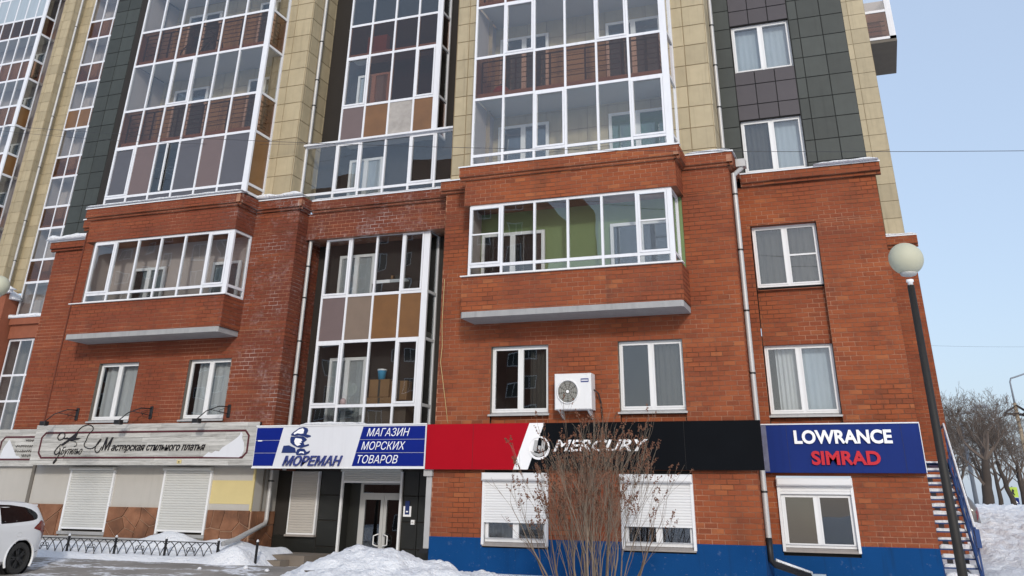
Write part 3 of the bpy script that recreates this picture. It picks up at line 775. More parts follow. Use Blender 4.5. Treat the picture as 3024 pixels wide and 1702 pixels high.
# glass fins inside the open casement of the mauve row
MB().box(-19.52, -19.47, -.84, -.79, 10.02, 11.56).obj('casement_edge', M['white'], gL); MB().box(-19.93, -19.06, -.75, -.72, 10.75, 10.80).obj('glazing_bar', M['curtain_t'], gL)
# third storey balcony glazing
BROW = [6.73, 6.97, 8.53]
gb = glazing('balcony_glazing', [-9.10, -8.20, -7.32, -6.44, -5.56, -4.68, -3.80], BROW, -.86, {}, 'white framed balcony glazing with a green wall behind it', right=.84, post=.12, sash=[(0, 1), (5, 1)])
for i in (0, 5):
    a = [-9.10, -8.20, -7.32, -6.44, -5.56, -4.68, -3.80]
    MB().box(a[i] + .07, a[i + 1] - (.07 if i == 0 else .18), -.875, -.85, 7.76, 7.795).obj('glazing_bar', M['white'], gb)
gc = glazing('balcony_glazing', [-21.47, -20.65, -19.82, -18.98, -18.12, -17.27, -16.42], BROW, -.86, {('*', 0): 'glass_dk'}, 'white framed balcony glazing with pale plaster behind it', right=.84, post=.14, sash=[(0, 1), (5, 1)])
# balcony interiors
def slab(x0, x1, y0, y1, z, m='ceiling', t=.16): return MB().box(x0, x1, y0, y1, z, z + t).obj('balcony_floor', M[m], BLD)
for z in (11.66, 14.59, 17.52): slab(-21.5, -16.4, -.70, .68, z)
for z in (11.66, 14.59): slab(-9.06, -3.78, -.70, .68, z)
slab(-21.5, -16.4, -.7, .68, 9.5); slab(-9.06, -3.78, -.7, .68, 9.5)
def inner_wall(x0, x1, z0, z1, y, m):
    mb = MB(); mb.box(x0, x1, y, y + .05, z0, z1); return mb.obj('inner_wall', M[m], BLD)
inner_wall(-9.15, -3.72, 5.85, 8.60, .02, 'greenpaint'); inner_wall(-21.62, -16.45, 5.85, 8.60, .02, 'plaster')
for xa, xb in ((-9.12, -3.78), (-21.6, -16.5)):
    MB().box(xa, xb, -.78, .01, 8.60, 8.66).obj('balcony_ceiling', M['ceiling'], BLD)
    MB().quad((xa, -.78, 5.85), (xa, .02, 5.85), (xa, .02, 8.6), (xa, -.78, 8.6)).obj('inner_wall', M['plaster'], BLD)
for xa in (-9.12, -21.56):
    for z0, z1 in ((9.66, 11.66), (11.82, 14.59), (14.75, 17.5)):
        if xa > -10 and z0 > 14.6: continue
        MB().quad((xa, -.72, z0), (xa, .69, z0), (xa, .69, z1), (xa, -.72, z1)).obj('inner_wall', M['plaster'], BLD)
def inner_units(cols, floor, y, pn=(('glass_dk', 'glass_dk'),) * 2, top=2.30, bot=.25, cur=((), ())):
    for k, (a, b) in enumerate(cols):
        window(a, b, floor + bot, floor + top, y - .075, panes=pn[k], depth=0.0, sill=None, revs=False, room=False, backed=True, curtains=cur[k])
RI = [(-8.92, -7.40), (-5.66, -4.05)]; LI = [(-20.9, -19.5), (-17.9, -16.65)]
inner_units(RI, 9.0, .64, cur=((), ((.03, .97, 'curtain_g'),)), bot=.65); inner_units(RI, 11.84, .64, cur=((), ()))
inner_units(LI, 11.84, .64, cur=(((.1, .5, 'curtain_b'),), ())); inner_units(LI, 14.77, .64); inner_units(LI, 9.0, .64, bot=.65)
inner_units([(-9.05, -7.30), (-5.55, -4.0)], 5.85, -.03, top=2.14, bot=.3)
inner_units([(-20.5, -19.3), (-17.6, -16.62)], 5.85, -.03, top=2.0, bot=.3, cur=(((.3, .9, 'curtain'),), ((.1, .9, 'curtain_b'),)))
# brown balustrades behind the bronze panes
def railing(x0, x1, floor, y=-.62, posts=5, right=None):
    p = holder('railing', BLD)
    for k in range(posts + 1):
        x = x0 + (x1 - x0) * k / posts
        MB().box(x - .02, x + .02, y - .02, y + .02, floor, floor + 1.0).obj('post', M['railing'], p)
    for k in range(6):
        z = floor + .22 + .15 * k
        MB().box(x0, x1, y - .028, y - .021, z, z + (.045 if k == 5 else .022)).obj('bar', M['railing'], p)
    if right is not None:
        for k in range(6):
            z = floor + .22 + .15 * k
            MB().box(x1 - .01, x1 + .0, y, y + right, z, z + (.045 if k == 5 else .022)).obj('bar', M['railing'], p)
railing(-8.98, -3.95, 11.82, right=.8); railing(-21.42, -16.6, 11.82, right=.8); railing(-21.42, -16.6, 14.75, right=.8); railing(-8.98, -3.95, 14.75, right=.8)

# ------------------------------------------------------------------ glazed recess between the blocks
YG = .65
MC = lin(-14.27, -10.93, 4)
g1 = glazing('recess_glazing', MC, [2.5, 3.87, 5.54, 6.79, 8.48], YG, {('*', 0): 'glass_dk', ('*', 1): 'glass', (0, 2): 'mauve_blind', (1, 2): 'taupe_ply', (2, 2): 'amber_ply', (3, 2): 'amber_ply', ('*', 3): 'glass', ('R', 2): 'glass_dk', ('R', 3): 'glass_dk', ('R', 1): 'glass_dk', ('R', 0): 'glass_dk'},
        'white framed glazing under the limed brick lintel, above the shop entrance', right=.66, sash=[(0, 1), (3, 1), (0, 3), (3, 3)])
kU = {('*', 0): 'glass_dk', ('*', 1): 'bronze', (0, 0): 'mauve_blind', (1, 1): 'bronze', (0, 1): 'glass'}
g2 = glazing('recess_glazing', MC, [11.45, 12.66, 14.38, 15.55, 17.3], YG, {(0, 0): 'mauve_blind', (1, 0): 'amber_ply', (2, 0): 'grey_ply', (3, 0): 'amber_ply', ('R', 0): 'bronze', (0, 1): 'glass', (1, 1): 'bronze', (2, 1): 'bronze', (3, 1): 'bronze', ('R', 1): 'glass_dk', ('*', 2): 'bronze', ('*', 3): 'glass_dk', ('R', 2): 'bronze'},  # bronze in the second row paints in the reflection of a brick building
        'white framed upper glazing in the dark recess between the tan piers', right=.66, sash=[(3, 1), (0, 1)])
g3 = glazing('recess_glazing', [-15.40] + MC[:-1] + [-10.93, -10.16], [9.64, 9.90, 11.45], YG - .01, {('*', 0): 'glass_dk'}, 'wide lowest row of white framed glazing over the lintel', post=.07, sash=[(1, 1), (4, 1)])
MB().box(-15.42, -10.15, YG - .12, YG + .05, 11.46, 11.52).obj('flashing', M['alu'], BLD)
rb = MB()
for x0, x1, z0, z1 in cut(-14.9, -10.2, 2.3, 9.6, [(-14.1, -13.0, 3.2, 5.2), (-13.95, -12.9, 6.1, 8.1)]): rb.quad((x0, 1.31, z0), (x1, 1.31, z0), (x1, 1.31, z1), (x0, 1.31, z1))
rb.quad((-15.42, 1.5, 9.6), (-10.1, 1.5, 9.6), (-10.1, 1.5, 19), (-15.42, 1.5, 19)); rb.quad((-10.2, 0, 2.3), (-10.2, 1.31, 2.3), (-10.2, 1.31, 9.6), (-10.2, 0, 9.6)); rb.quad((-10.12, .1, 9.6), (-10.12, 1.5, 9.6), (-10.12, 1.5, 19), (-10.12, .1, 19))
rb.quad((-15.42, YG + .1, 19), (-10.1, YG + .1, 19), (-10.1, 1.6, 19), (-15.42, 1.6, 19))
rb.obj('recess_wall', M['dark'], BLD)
for z in (5.62, 8.52, 11.50, 14.42): slab(-14.2, -11.0, YG + .09, 1.30, z, 'ceiling', .12)
slab(-14.2, -11.0, YG + .09, 1.30, 2.62, 'ceiling', .12)
for z, b in ((3.2, 0), (6.1, 0), (9.1, 0), (12.0, 0)):
    window(-14.12, -12.95, z + .2, z + 2.0, 1.22, depth=.0, panes=('glass', 'glass'), curtains=[(.05, .95, 'curtain')], sill=None, revs=False, room=False, backed=True)
# thin white edge profiles of the neighbouring casements in the recess
for z0, z1 in ((12.5, 13.6), (14.8, 16.2)): MB().box(-10.40, -10.22, .98, 1.02, z0, z1).obj('casement_edge', M['alu'], g2)

# ------------------------------------------------------------------ far left wing of the same block
YL = 14.6
sx = [-41.50, -40.58, -39.72, -38.8, -37.9]
zs = [11.85 + 2.93 * 0]
rowsL = [10.05, 11.85]
for k in range(7): rowsL += [13.08 + 2.93 * k - 0.02, 14.78 + 2.93 * k]
kl = {}
for j in range(len(rowsL) - 1): kl[('*', j)] = 'glass' if j % 2 == 0 else 'bronze'
kl[(0, 7)] = kl[(1, 7)] = 'amber_ply'
glazing('recess_glazing', sx, rowsL, YL, kl, 'tall narrow strip of white framed glazing beside the far tan pier', bar=.07, post=.14, hbar=.12, posts=(1, 0))
glazing('recess_glazing', [-41.5, -40.72, -39.9, -39.0], [4.1, 5.9, 7.14, 8.88], YL, {('*', 0): 'glass_dk', ('*', 1): 'glass_dk', ('*', 2): 'glass_dk'}, 'lower strip of white framed glazing under the snowy ledge', bar=.07, post=.14, hbar=.1, posts=(1, 0))
lb = MB(); lb.box(-42.2, -36, YL + 1.0, YL + 1.2, 2, 34); lb.quad((-41.52, YL + .07, 2), (-41.52, YL + 1.0, 2), (-41.52, YL + 1.0, 34), (-41.52, YL + .07, 34)); lb.obj('inner_wall', M['plaster'], BLD)
for k in range(8): MB().box(-41.4, -37.6, YL + .08, YL + 1.0, 11.9 + 2.93 * k, 12.05 + 2.93 * k).obj('balcony_floor', M['ceiling'], BLD)
MB().box(-41.5, -37, YL - .15, YL + .1, 8.95, 9.62).obj('lintel', M['brickpaint'], BLD); MB().box(-41.5, -37, YL - .3, YL + .1, 9.62, 9.95).obj('cornice', M['brickpaint'], BLD); MB().box(-46, -40.6, YL - .9, YL - .2, -.3, 2.0).obj('plinth', M['brickpaint'], BLD)
bw = MB(); bw.box(-43.2, -41.6, YL - .8, YL + 2, 2, 11.2); bw.obj('wall_wing', M['brickpaint'], BLD)
lt = clad('cladding', M['tan_gap'], [(('F', 13.8), -43.06, -42.2, 11.3, 36, ()), (('R', -42.2), 13.8, 14.64, 11.3, 36, ()), (('F', YL), -42.2, -41.5, 11.3, 36, ())])
tile_wall(lt, ('F', 13.8), -43.06, -42.2, 11.4, 33, M['tan'], -42.8, 11.4, indiv=False)
tile_wall(lt, ('R', -42.2), 13.8, 14.64, 11.4, 33, M['tan'], 13.8 + .1, 11.4, indiv=False)
tile_wall(lt, ('F', YL), -42.2, -41.5, 11.4, 33, M['tan'], -42.2, 11.4, indiv=False)
MB().box(-43.2, -41.2, 13.55, 13.8, 11.15, 11.3).obj('flashing', M['alu'], BLD)
fr = [9.9, 11.8]
for k in range(7): fr += [13.05 + 2.93 * k, 14.75 + 2.93 * k]
kf = {}
for j in range(len(fr) - 1):
    kf[('*', j)] = 'glass' if j % 2 == 0 else 'bronze'
    kf[('R', j)] = 'glass_dk' if j % 2 == 0 else ('amber_ply' if j in (5, 7) else 'bronze')
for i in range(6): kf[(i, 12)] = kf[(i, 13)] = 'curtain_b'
gf = glazing('balcony_glazing', lin(-48.4, -43.45, 6), fr, 13.0, kf, 'white framed balcony glazing on the farthest tan pier', bar=.08, post=.26, hbar=.12, right=.82)
for k in range(8): MB().box(-48.3, -43.6, 13.1, 14.2, 11.85 + 2.93 * k, 12.0 + 2.93 * k).obj('balcony_floor', M['ceiling'], BLD)
MB().box(-49, -43.06, 14.25, 14.4, 2, 34).obj('inner_wall', M['plaster'], BLD)
for k in range(5):
    window(-45.2, -44.0, 12.3 + 2.93 * k, 14.1 + 2.93 * k, 14.15, depth=0, sill=None, revs=False, room=False, backed=True, panes=('glass_dk', 'glass_dk'))
for nm, (mb_, m_) in TREST.items(): tag(mb_.obj('tiling', m_, lt), 'far wall tiles', None, None, 'stuff')
MB().box(-43, -36.2, YL + .05, YL + 8, 33.9, 34.2).obj('roof_edge', M['dark'], BLD)

# balcony hung on the side of the right wing
bx0, bx1, by0, by1, bz = 1.88, 2.86, 11.0, 14.0, 17.45
mb = MB().box(bx0, bx1, by0, by1, bz - .12, bz); hb = mb.obj('side_balcony', M['reveal'], BLD)
for a, b, c, d, e, f in ((bx0, bx1, by0 - .03, by0 + .04, bz, bz + .10), (bx1 - .22, bx1, by0 - .03, by0 + .2, bz, bz + 3.2), (bx0, bx1, by0 - .02, by0 + .04, bz + 1.15, bz + 1.25), (bx1 - .05, bx1, by0, by1, bz, bz + .1)):
    MB().box(a, b, c, d, e, f).obj('frame_bar', M['alu'], hb)
MB().box(bx0, bx1 - .22, by0, by0 + .01, bz + .1, bz + 1.15).obj('pane', M['bronze'], hb); MB().box(bx0, bx1 - .22, by0, by0 + .01, bz + 1.25, bz + 3.2).obj('pane', M['glass'], hb)
MB().box(bx1 - .03, bx1 - .02, by0 + .2, by1, bz + .1, bz + 3.2).obj('pane', M['glass'], hb)
MB().box(bx0, bx0 + .55, by0 + .5, by0 + .55, bz + .1, bz + 1.2).obj('inner_panel', M['plaster'], hb)
for k in range(4): MB().box(bx0, bx1 - .3, by0 + .3, by0 + .32, bz + .3 + .2 * k, bz + .33 + .2 * k).obj('bar', M['railing'], hb)
MB().box(bx0, bx1, by1 - .05, by1, bz, bz + 3.2).obj('inner_wall', M['plaster'], hb)
# ------------------------------------------------------------------ shop front of the left block
YS_ = .35
SH = [(-21.64, -20.14), (-18.36, -16.88)]
mb = MB()
for q in cut(-23.1, -15.5, .2, 2.5, [(a, b, .74, 2.30) for a, b in SH]): backing(mb, ('F', YS_), [q])
mb.quad((-15.5, YS_, -.2), (-15.5, 1.6, -.2), (-15.5, 1.6, 2.5), (-15.5, YS_, 2.5))
mb.quad((-15.5, -.02, 2.42), (-22.78, -.02, 2.42), (-22.78, YS_, 2.42), (-15.5, YS_, 2.42))
mb.quad((-14.9, -.02, 2.42), (-15.5, -.02, 2.42), (-15.5, 1.4, 2.42), (-14.9, 1.4, 2.42))
mb.obj('shop_wall', M['stucco'], BLD)
mb = MB(); backing(mb, ('F', YP1 - .1), [(-26, -23.1, -.2, 2.5)]); mb.quad((-23.1, YS_, -.2), (-23.1, YP1, -.2), (-23.1, YP1, 2.5), (-23.1, YS_, 2.5)); mb.obj('shop_wall', M['stucco'], BLD)
MB().box(-23.16, -23.04, YS_ - .03, YS_ + .02, .2, 2.42).obj('corner_trim', M['reveal'], BLD)
MB().box(-16.82, -15.55, YS_ - .006, YS_ + .01, 1.48, 2.04).obj('yellow_patch', M['yellow'], BLD)
for x in (-15.52, ): MB().box(x - .03, x + .03, YS_ - .02, YS_ + .03, 1.30, 2.42).obj('corner_trim', M['yellow'], BLD)
MB().box(-15.48, -15.46, .72, .78, 1.3, 2.42).obj('corner_trim', M['reveal'], BLD)
for a, b in SH:
    roller(a - .05, b + .05, .80, 2.36, YS_ + .01, 'shutter', box_h=.09, boxm='shutter', pitch=.062)
    MB().box(a - .08, b + .08, YS_ + .03, YS_ + .08, .6, 2.4).obj('shutter_backing', M['dark'], BLD)
    MB().box(a - .1, b + .1, YS_ - .06, YS_ + .06, .66, .735).obj('threshold', M['concrete'], BLD)
# flagstone cladding, stone by stone
def voronoi_cells(x0, x1, z0, z1, n, rng):
    pts = [(rng.uniform(x0, x1), rng.uniform(z0, z1)) for _ in range(n)]
    out = []
    for i, p in enumerate(pts):
        poly = [(x0, z0), (x1, z0), (x1, z1), (x0, z1)]
        for j, q in enumerate(pts):
            if i == j: continue
            mx, mz = (p[0] + q[0]) / 2, (p[1] + q[1]) / 2; dx, dz = q[0] - p[0], q[1] - p[1]
            L = math.hypot(dx, dz); off = .014
            new = []
            for k in range(len(poly)):
                a, b = poly[k], poly[(k + 1) % len(poly)]
                da = ((a[0] - mx) * dx + (a[1] - mz) * dz) / L + off; db = ((b[0] - mx) * dx + (b[1] - mz) * dz) / L + off
                if da <= 0: new.append(a)
                if da * db < 0:
                    t = da / (da - db); new.append((a[0] + (b[0] - a[0]) * t, a[1] + (b[1] - a[1]) * t))
            poly = new
            if len(poly) < 3: break
        if len(poly) >= 3: out.append(poly)
    return out
rng = random.Random(3)
M['stone_joint'] = plain('stone_joint', (0.36, 0.23, 0.16), 0.95, 0.15, 8)
for x0, x1, n, zt in ((-23.08, -21.70, 9, 1.40), (-20.08, -18.42, 10, 1.36), (-16.80, -15.50, 8, 1.33)):
    sb = MB().box(x0, x1, YS_ - .03, YS_ + .02, .3, zt).obj('stone_cladding', M['stone_joint'], BLD)
    for c in voronoi_cells(x0, x1, .36, zt, n, rng): MB().prism(c, YS_ - .052 - rng.uniform(0, .012), YS_ - .025).obj('stone', M['stone'], sb)
sb = MB().box(-15.5, -15.465, YS_, 1.4, .2, 1.32).obj('stone_cladding', M['stone_joint'], BLD)
for c in voronoi_cells(YS_, 1.38, .25, 1.32, 8, rng):
    mb = MB(); n = len(c); d0, d1 = -15.47, -15.445 + rng.uniform(0, .01)
    mb.add([(d1, u, z) for u, z in c] + [(d0, u, z) for u, z in c], [tuple(range(n))] + [(i, i + n, (i + 1) % n + n, (i + 1) % n) for i in range(n)])
    mb.obj('stone', M['stone'], sb)
MB().box(-23.1, -15.45, YS_ - .16, YS_ + .02, .1, .62).obj('footing', M['concrete'], BLD)

# ------------------------------------------------------------------ shop entrance in the recess
YD = 1.40
DH = [(-13.40, -11.70, -.3, 2.40), (-15.0, -14.14, .78, 2.38)]
mb = MB(); backing(mb, ('F', YD + .05), cut(-15.7, -10.0, -.3, 2.5, [DH[0]])); en = mb.obj('entrance_wall', M['dark'], BLD)
g = .012
for z0, z1 in ((-.3, .52), (.53, 1.13), (1.14, 1.73), (1.74, 2.42)):
    for x0, x1 in ((-14.12, -13.42), (-11.66, -11.22), (-11.22, -10.74), (-10.74, -10.2)):
        MB().cbox(x0 + g / 2, x1 - g / 2, YD + .02, YD + .05, z0 + g / 2, z1 - g / 2, .006).obj('tile', M['black'], en)
MB().cbox(-15.44, -14.14, YD + .02, YD + .05, -.3, .77, .006).obj('tile', M['black'], en)
mb = MB().box(-15.0, -14.15, YD - .06, YD + .04, .78, 2.36); sh = mb.obj('roller_shutter', M['white'], BLD)
for k in range(25):
    MB().cbox(-14.96, -14.19, YD - .075, YD - .055, .83 + k * .061, .83 + k * .061 + .058, .006).obj('slat', M['shutter_cream'], sh)
MB().box(-15.03, -14.12, YD - .10, YD + .02, .74, .79).obj('bottom_rail', M['sill'], sh)
roller(-13.46, -11.66, -.2, 2.42, YD, 'shutter', box_h=.12, zdown=2.06, boxm='shutter')
# the door: frame, transom, two leaves
YDD = YD + .30
d = MB()
for q in ((-13.06, -12.98, -.25, 2.06), (-11.76, -11.70, -.25, 2.06), (-12.98, -11.76, 1.74, 1.80), (-12.98, -11.76, 2.0, 2.06)): d.box(q[0], q[1], YDD, YDD + .06, q[2], q[3])
dr = d.obj('door', M['door_grey'], BLD)
MB().box(-12.98, -11.76, YDD + .02, YDD + .03, 1.80, 2.0).obj('transom_pane', M['glass_dk'], dr)
for a, b, hx in ((-12.98, -12.345, -12.44), (-12.335, -11.76, -12.24)):
    l = MB()
    for q in ((a, b, 1.64, 1.74), (a, b, -.25, -.05), (a, a + .085, -.05, 1.64), (b - .085, b, -.05, 1.64)): l.box(q[0], q[1], YDD - .01, YDD + .05, q[2], q[3])
    l.obj('leaf', M['door_grey'], dr)
    MB().box(a + .085, b - .085, YDD + .015, YDD + .025, -.05, 1.64).obj('pane', M['glass_dk'], dr)
    s = -1 if hx < -12.34 else 1
    MB().tube([(hx - s * .02, YDD - .01, .57), (hx - s * .02, YDD - .08, .57), (hx + s * .10, YDD - .08, .60), (hx + s * .10, YDD - .08, .80), (hx - s * .02, YDD - .08, .84), (hx - s * .02, YDD - .01, .84)], .017, 8).obj('handle', M['white'], dr, True)
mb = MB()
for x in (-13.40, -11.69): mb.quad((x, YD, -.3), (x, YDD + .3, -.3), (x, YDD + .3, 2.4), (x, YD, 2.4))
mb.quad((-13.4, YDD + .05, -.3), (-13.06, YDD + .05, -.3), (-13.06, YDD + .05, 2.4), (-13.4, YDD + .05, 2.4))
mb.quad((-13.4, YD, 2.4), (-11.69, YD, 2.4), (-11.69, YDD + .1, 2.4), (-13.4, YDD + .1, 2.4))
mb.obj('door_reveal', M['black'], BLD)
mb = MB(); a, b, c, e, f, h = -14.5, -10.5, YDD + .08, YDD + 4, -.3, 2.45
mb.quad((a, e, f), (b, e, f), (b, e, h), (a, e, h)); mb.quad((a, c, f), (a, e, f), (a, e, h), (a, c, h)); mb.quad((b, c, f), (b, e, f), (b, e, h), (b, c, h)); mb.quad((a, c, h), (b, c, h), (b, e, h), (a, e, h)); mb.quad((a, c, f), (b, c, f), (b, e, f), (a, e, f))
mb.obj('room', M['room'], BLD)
# guide rail and bracket at the right end of the recess
MB().box(-10.34, -10.20, -.02, .06, .62, 2.28).obj('shutter_guide', M['zinc'], BLD); MB().box(-10.40, -10.17, -.08, .07, 2.16, 2.32).obj('shutter_guide', M['zinc'], BLD); MB().box(-10.42, -10.2, -.05, .05, .52, .62).obj('shutter_guide', M['iron'], BLD)
# notices beside the door
nt_ = MB().box(-11.62, -11.40, YD + .005, YD + .02, 1.26, 1.50).obj('door_notice', M['letter_white'], None); tag(nt_, 'small white and blue notice on black tiles right of the shop door', 'notice')
MB().box(-11.57, -11.45, YD - .002, YD + .005, 1.31, 1.62).obj('notice_print', M['navy_dk'], nt_); MB().box(-11.54, -11.48, YD - .006, YD - .002, 1.36, 1.39).obj('notice_mark', M['letter_white'], nt_)
bl_ = MB().cbox(-11.38, -11.28, YD - .03, YD + .02, 1.08, 1.19, .01).obj('doorbell', M['letter_white'], None); tag(bl_, 'little white square doorbell on black tiles near the shop door', 'doorbell')
MB().tube([(-11.33, YD - .028, 1.135), (-11.33, YD - .042, 1.135)], .022, 10).obj('button', M['zinc'], bl_)
# steps and ledge
st = MB(); st.box(-15.6, -13.2, -.55, .9, -.2, .40); st.box(-15.9, -13.6, -.95, -.55, -.2, .30); st.obj('entrance_ledge', plain('worn_step', (.17, .14, .11), .9, .25, 3, .3, 30), BLD)

# ------------------------------------------------------------------ downpipes (parts of the building)
def pipe(pts, r, m, joints=(), parent=BLD, lab=None):
    p = MB().tube(pts, r, 12).obj('downpipe', M[m], parent, True)
    smooth_by_angle(p, 50)
    for z in joints:
        x, y = pts[0][0], pts[0][1]
        MB().tube([(x, y, z - .018), (x, y, z + .018)], r * 1.18, 12).obj('bracket', M['iron'], p)
        MB().box(x - .01, x + .01, y, y + .16, z - .012, z + .012).obj('strap', M['iron'], p)
    if lab: p['label'] = lab
    return p
pipe([(-2.43, .35, 9.15), (-2.43, .35, 1.02)], .062, 'zinc', (8.6, 7.2, 5.75, 4.35, 1.9), lab='grey downpipe in the corner beside the brick pier')
hp = MB(); hp.tube([(-2.24, .6, 9.55), (-2.24, .6, 9.35), (-2.43, .35, 9.1)], .06, 10); hp.box(-2.36, -2.12, .5, .75, 9.38, 9.58); hp.obj('hopper', M['zinc'], BLD)
MB().tube([(-2.43, .35, 1.02), (-2.43, .35, .60), (-2.36, .45, .52), (-1.66, 1.12, .27)], .066, 12).obj('downpipe_shoe', M['iron'], BLD, True)
MB().tube([(-2.34, .46, .60), (-1.68, 1.09, .355)], .03, 8).obj('pipe_snow', M['snow'], BLD, True)
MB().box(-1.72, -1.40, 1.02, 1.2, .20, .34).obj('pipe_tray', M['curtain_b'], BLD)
pipe([(-2.69, .95, 17.5), (-2.69, .95, 9.62)], .055, 'zinc', (13.75, 12.5, 11.25, 10.05))
pipe([(-14.80, .62, 8.45), (-14.80, .62, 2.3)], .055, 'zinc', (7.7, 6.8, 5.6, 4.7))
pipe([(-15.33, .70, 19), (-15.33, .70, 11.5)], .055, 'zinc', (15.2, 13.8, 12.9))
pipe([(-15.40, .95, 2.42), (-15.40, .95, 1.12), (-15.36, .85, 1.02), (-15.1, -.7, .70), (-15.1, -1.2, .62)], .06, 'zinc', (2.05,))
pipe([(-42.12, 14.2, 34), (-42.12, 14.2, 11.4)], .07, 'zinc', (27.3, 24.2, 21.4, 18.3, 15.2, 13))
pipe([(-22.86, .3, 8.4), (-22.86, .3, 7.05)], .05, 'rust'); pipe([(-22.84, .12, 5.7), (-22.84, .12, 3.4)], .045, 'rust')
MB().box(-22.80, -22.76, -.02, 1.4, 2.4, 9.2).obj('pier_edge', M['rust'], BLD)

# ------------------------------------------------------------------ signs
def text_mesh(body, m, parent, x0, x1, z0, z1, y, depth=.02, shear=0.0, bold=0.0, name='lettering', spacing=1.0, keep=False):
    cu = bpy.data.curves.new('t', 'FONT'); cu.body = body; cu.size = 1; cu.extrude = .05; cu.offset = bold; cu.space_character = spacing; cu.resolution_u = 4
    ob = bpy.data.objects.new('t', cu); COL.objects.link(ob)
    dg = bpy.context.evaluated_depsgraph_get(); dg.update()
    me = bpy.data.meshes.new_from_object(ob.evaluated_get(dg))
    COL.objects.unlink(ob); bpy.data.objects.remove(ob)
    P = [v.co.copy() for v in me.vertices]
    for p in P: p.x += shear * p.y
    ax, bx_ = min(p.x for p in P), max(p.x for p in P); ay, by_ = min(p.y for p in P), max(p.y for p in P)
    sx_, sz_ = (x1 - x0) / (bx_ - ax), (z1 - z0) / (by_ - ay)
    if keep: sx_ = sz_
    o3 = org_of(parent)
    for v, p in zip(me.vertices, P):
        v.co = Vector((x0 + (p.x - ax) * sx_, y - (p.z + .05) / .1 * depth, z0 + (p.y - ay) * sz_)) - o3
    me.materials.clear(); me.materials.append(M[m]); me.name = name
    o = bpy.data.objects.new(name, me); link(o, parent); ORG[o.name] = o3
    return o
def para(x0b, x1b, x0t, x1t, zb, zt): return [(x0b, zb), (x1b, zb), (x1t, zt), (x0t, zt)]
# red / black outboard sign
ys = -.15
sg = thing('shop_sign', (-6.3, 0, 2.3), 'long red and black sign with a white slanted stripe reading MERCURY', 'sign')
MB().box(-10.33, -2.33, ys, -.02, 2.31, 3.31).obj('panel', M['sign_black'], sg)
MB().prism(para(-10.335, -8.06, -10.335, -7.66, 2.305, 3.315), ys - .006, ys).obj('red_field', M['sign_red'], sg)
MB().prism(para(-8.06, -7.70, -7.66, -7.29, 2.308, 3.312), ys - .010, ys).obj('white_stripe', M['letter_white'], sg)
text_mesh('MERCURY', 'letter_white', sg, -7.06, -4.82, 2.69, 2.94, ys, .03, shear=.35, bold=.02)
for x in (-9.1, -5.6, -4.0): MB().box(x - .003, x + .003, ys - .0075, ys - .001, 2.315, 3.305).obj('panel_seam', M['iron'], sg)
rg = MB(); n = 36; cx, cz = -7.42, 2.77
for k in range(n):
    a = 2 * math.pi * k / n; b = 2 * math.pi * (k + 1) / n
    w = .035 if math.sin(a) > -.2 else .05
    for q in ((a, b),):
        rg.prism([(cx + .27 * math.cos(a), cz + .255 * math.sin(a)), (cx + .27 * math.cos(b), cz + .255 * math.sin(b)), (cx + (.27 - w) * math.cos(b), cz + (.255 - w) * math.sin(b)), (cx + (.27 - w) * math.cos(a), cz + (.255 - w) * math.sin(a))], ys - .03, ys - .011)
rg.obj('emblem_ring', M['letter_white'], sg)
em = MB(); em.prism([(cx - .24, cz - .06), (cx + .0, cz - .13), (cx + .23, cz - .05), (cx + .21, cz - .12), (cx, cz - .20), (cx - .2, cz - .13)], ys - .028, ys - .012); em.prism([(cx - .15, cz - .05), (cx - .06, cz - .08), (cx - .02, cz + .16), (cx - .10, cz + .17)], ys - .029, ys - .013); em.prism([(cx + .05, cz - .08), (cx + .14, cz - .05), (cx + .16, cz + .14), (cx + .08, cz + .16)], ys - .027, ys - .012); em.prism([(cx - .03, cz - .09), (cx + .03, cz - .09), (cx + .05, cz + .04), (cx - .01, cz + .05)], ys - .0275, ys - .0125)
em.obj('emblem', M['zinc'], sg)
# navy sign
yl = 1.20
sg = thing('shop_sign', (-.75, 1.4, 2.3), 'navy blue sign with white LOWRANCE over red SIMRAD letters', 'sign')
MB().box(-2.46, .93, yl, YP1 - .02, 2.31, 3.31).obj('panel', M['low_blue'], sg)
MB().box(-2.46, -2.345, yl - .004, yl, 2.33, 3.30).obj('dirty_edge', plain('scuffed_vinyl', (0.12, 0.13, 0.20), 0.5, 0.5, 9), sg)
MB().box(-2.47, .94, yl - .012, yl + .05, 3.31, 3.335).obj('top_trim', M['alu'], sg)
MB().box(.93, .945, yl - .004, YP1 - .02, 2.31, 3.31).obj('end_trim', M['alu'], sg)
for x in (-1.9, .55): MB().box(x - .003, x + .003, yl - .003, yl + .001, 2.32, 3.30).obj('panel_seam', M['iron'], sg)
text_mesh('LOWRANCE', 'letter_white', sg, -1.74, .345, 2.90, 3.19, yl, .045, bold=.034)
text_mesh('SIMRAD', 'letter_red', sg, -1.41, .045, 2.465, 2.755, yl, .045, bold=.034)
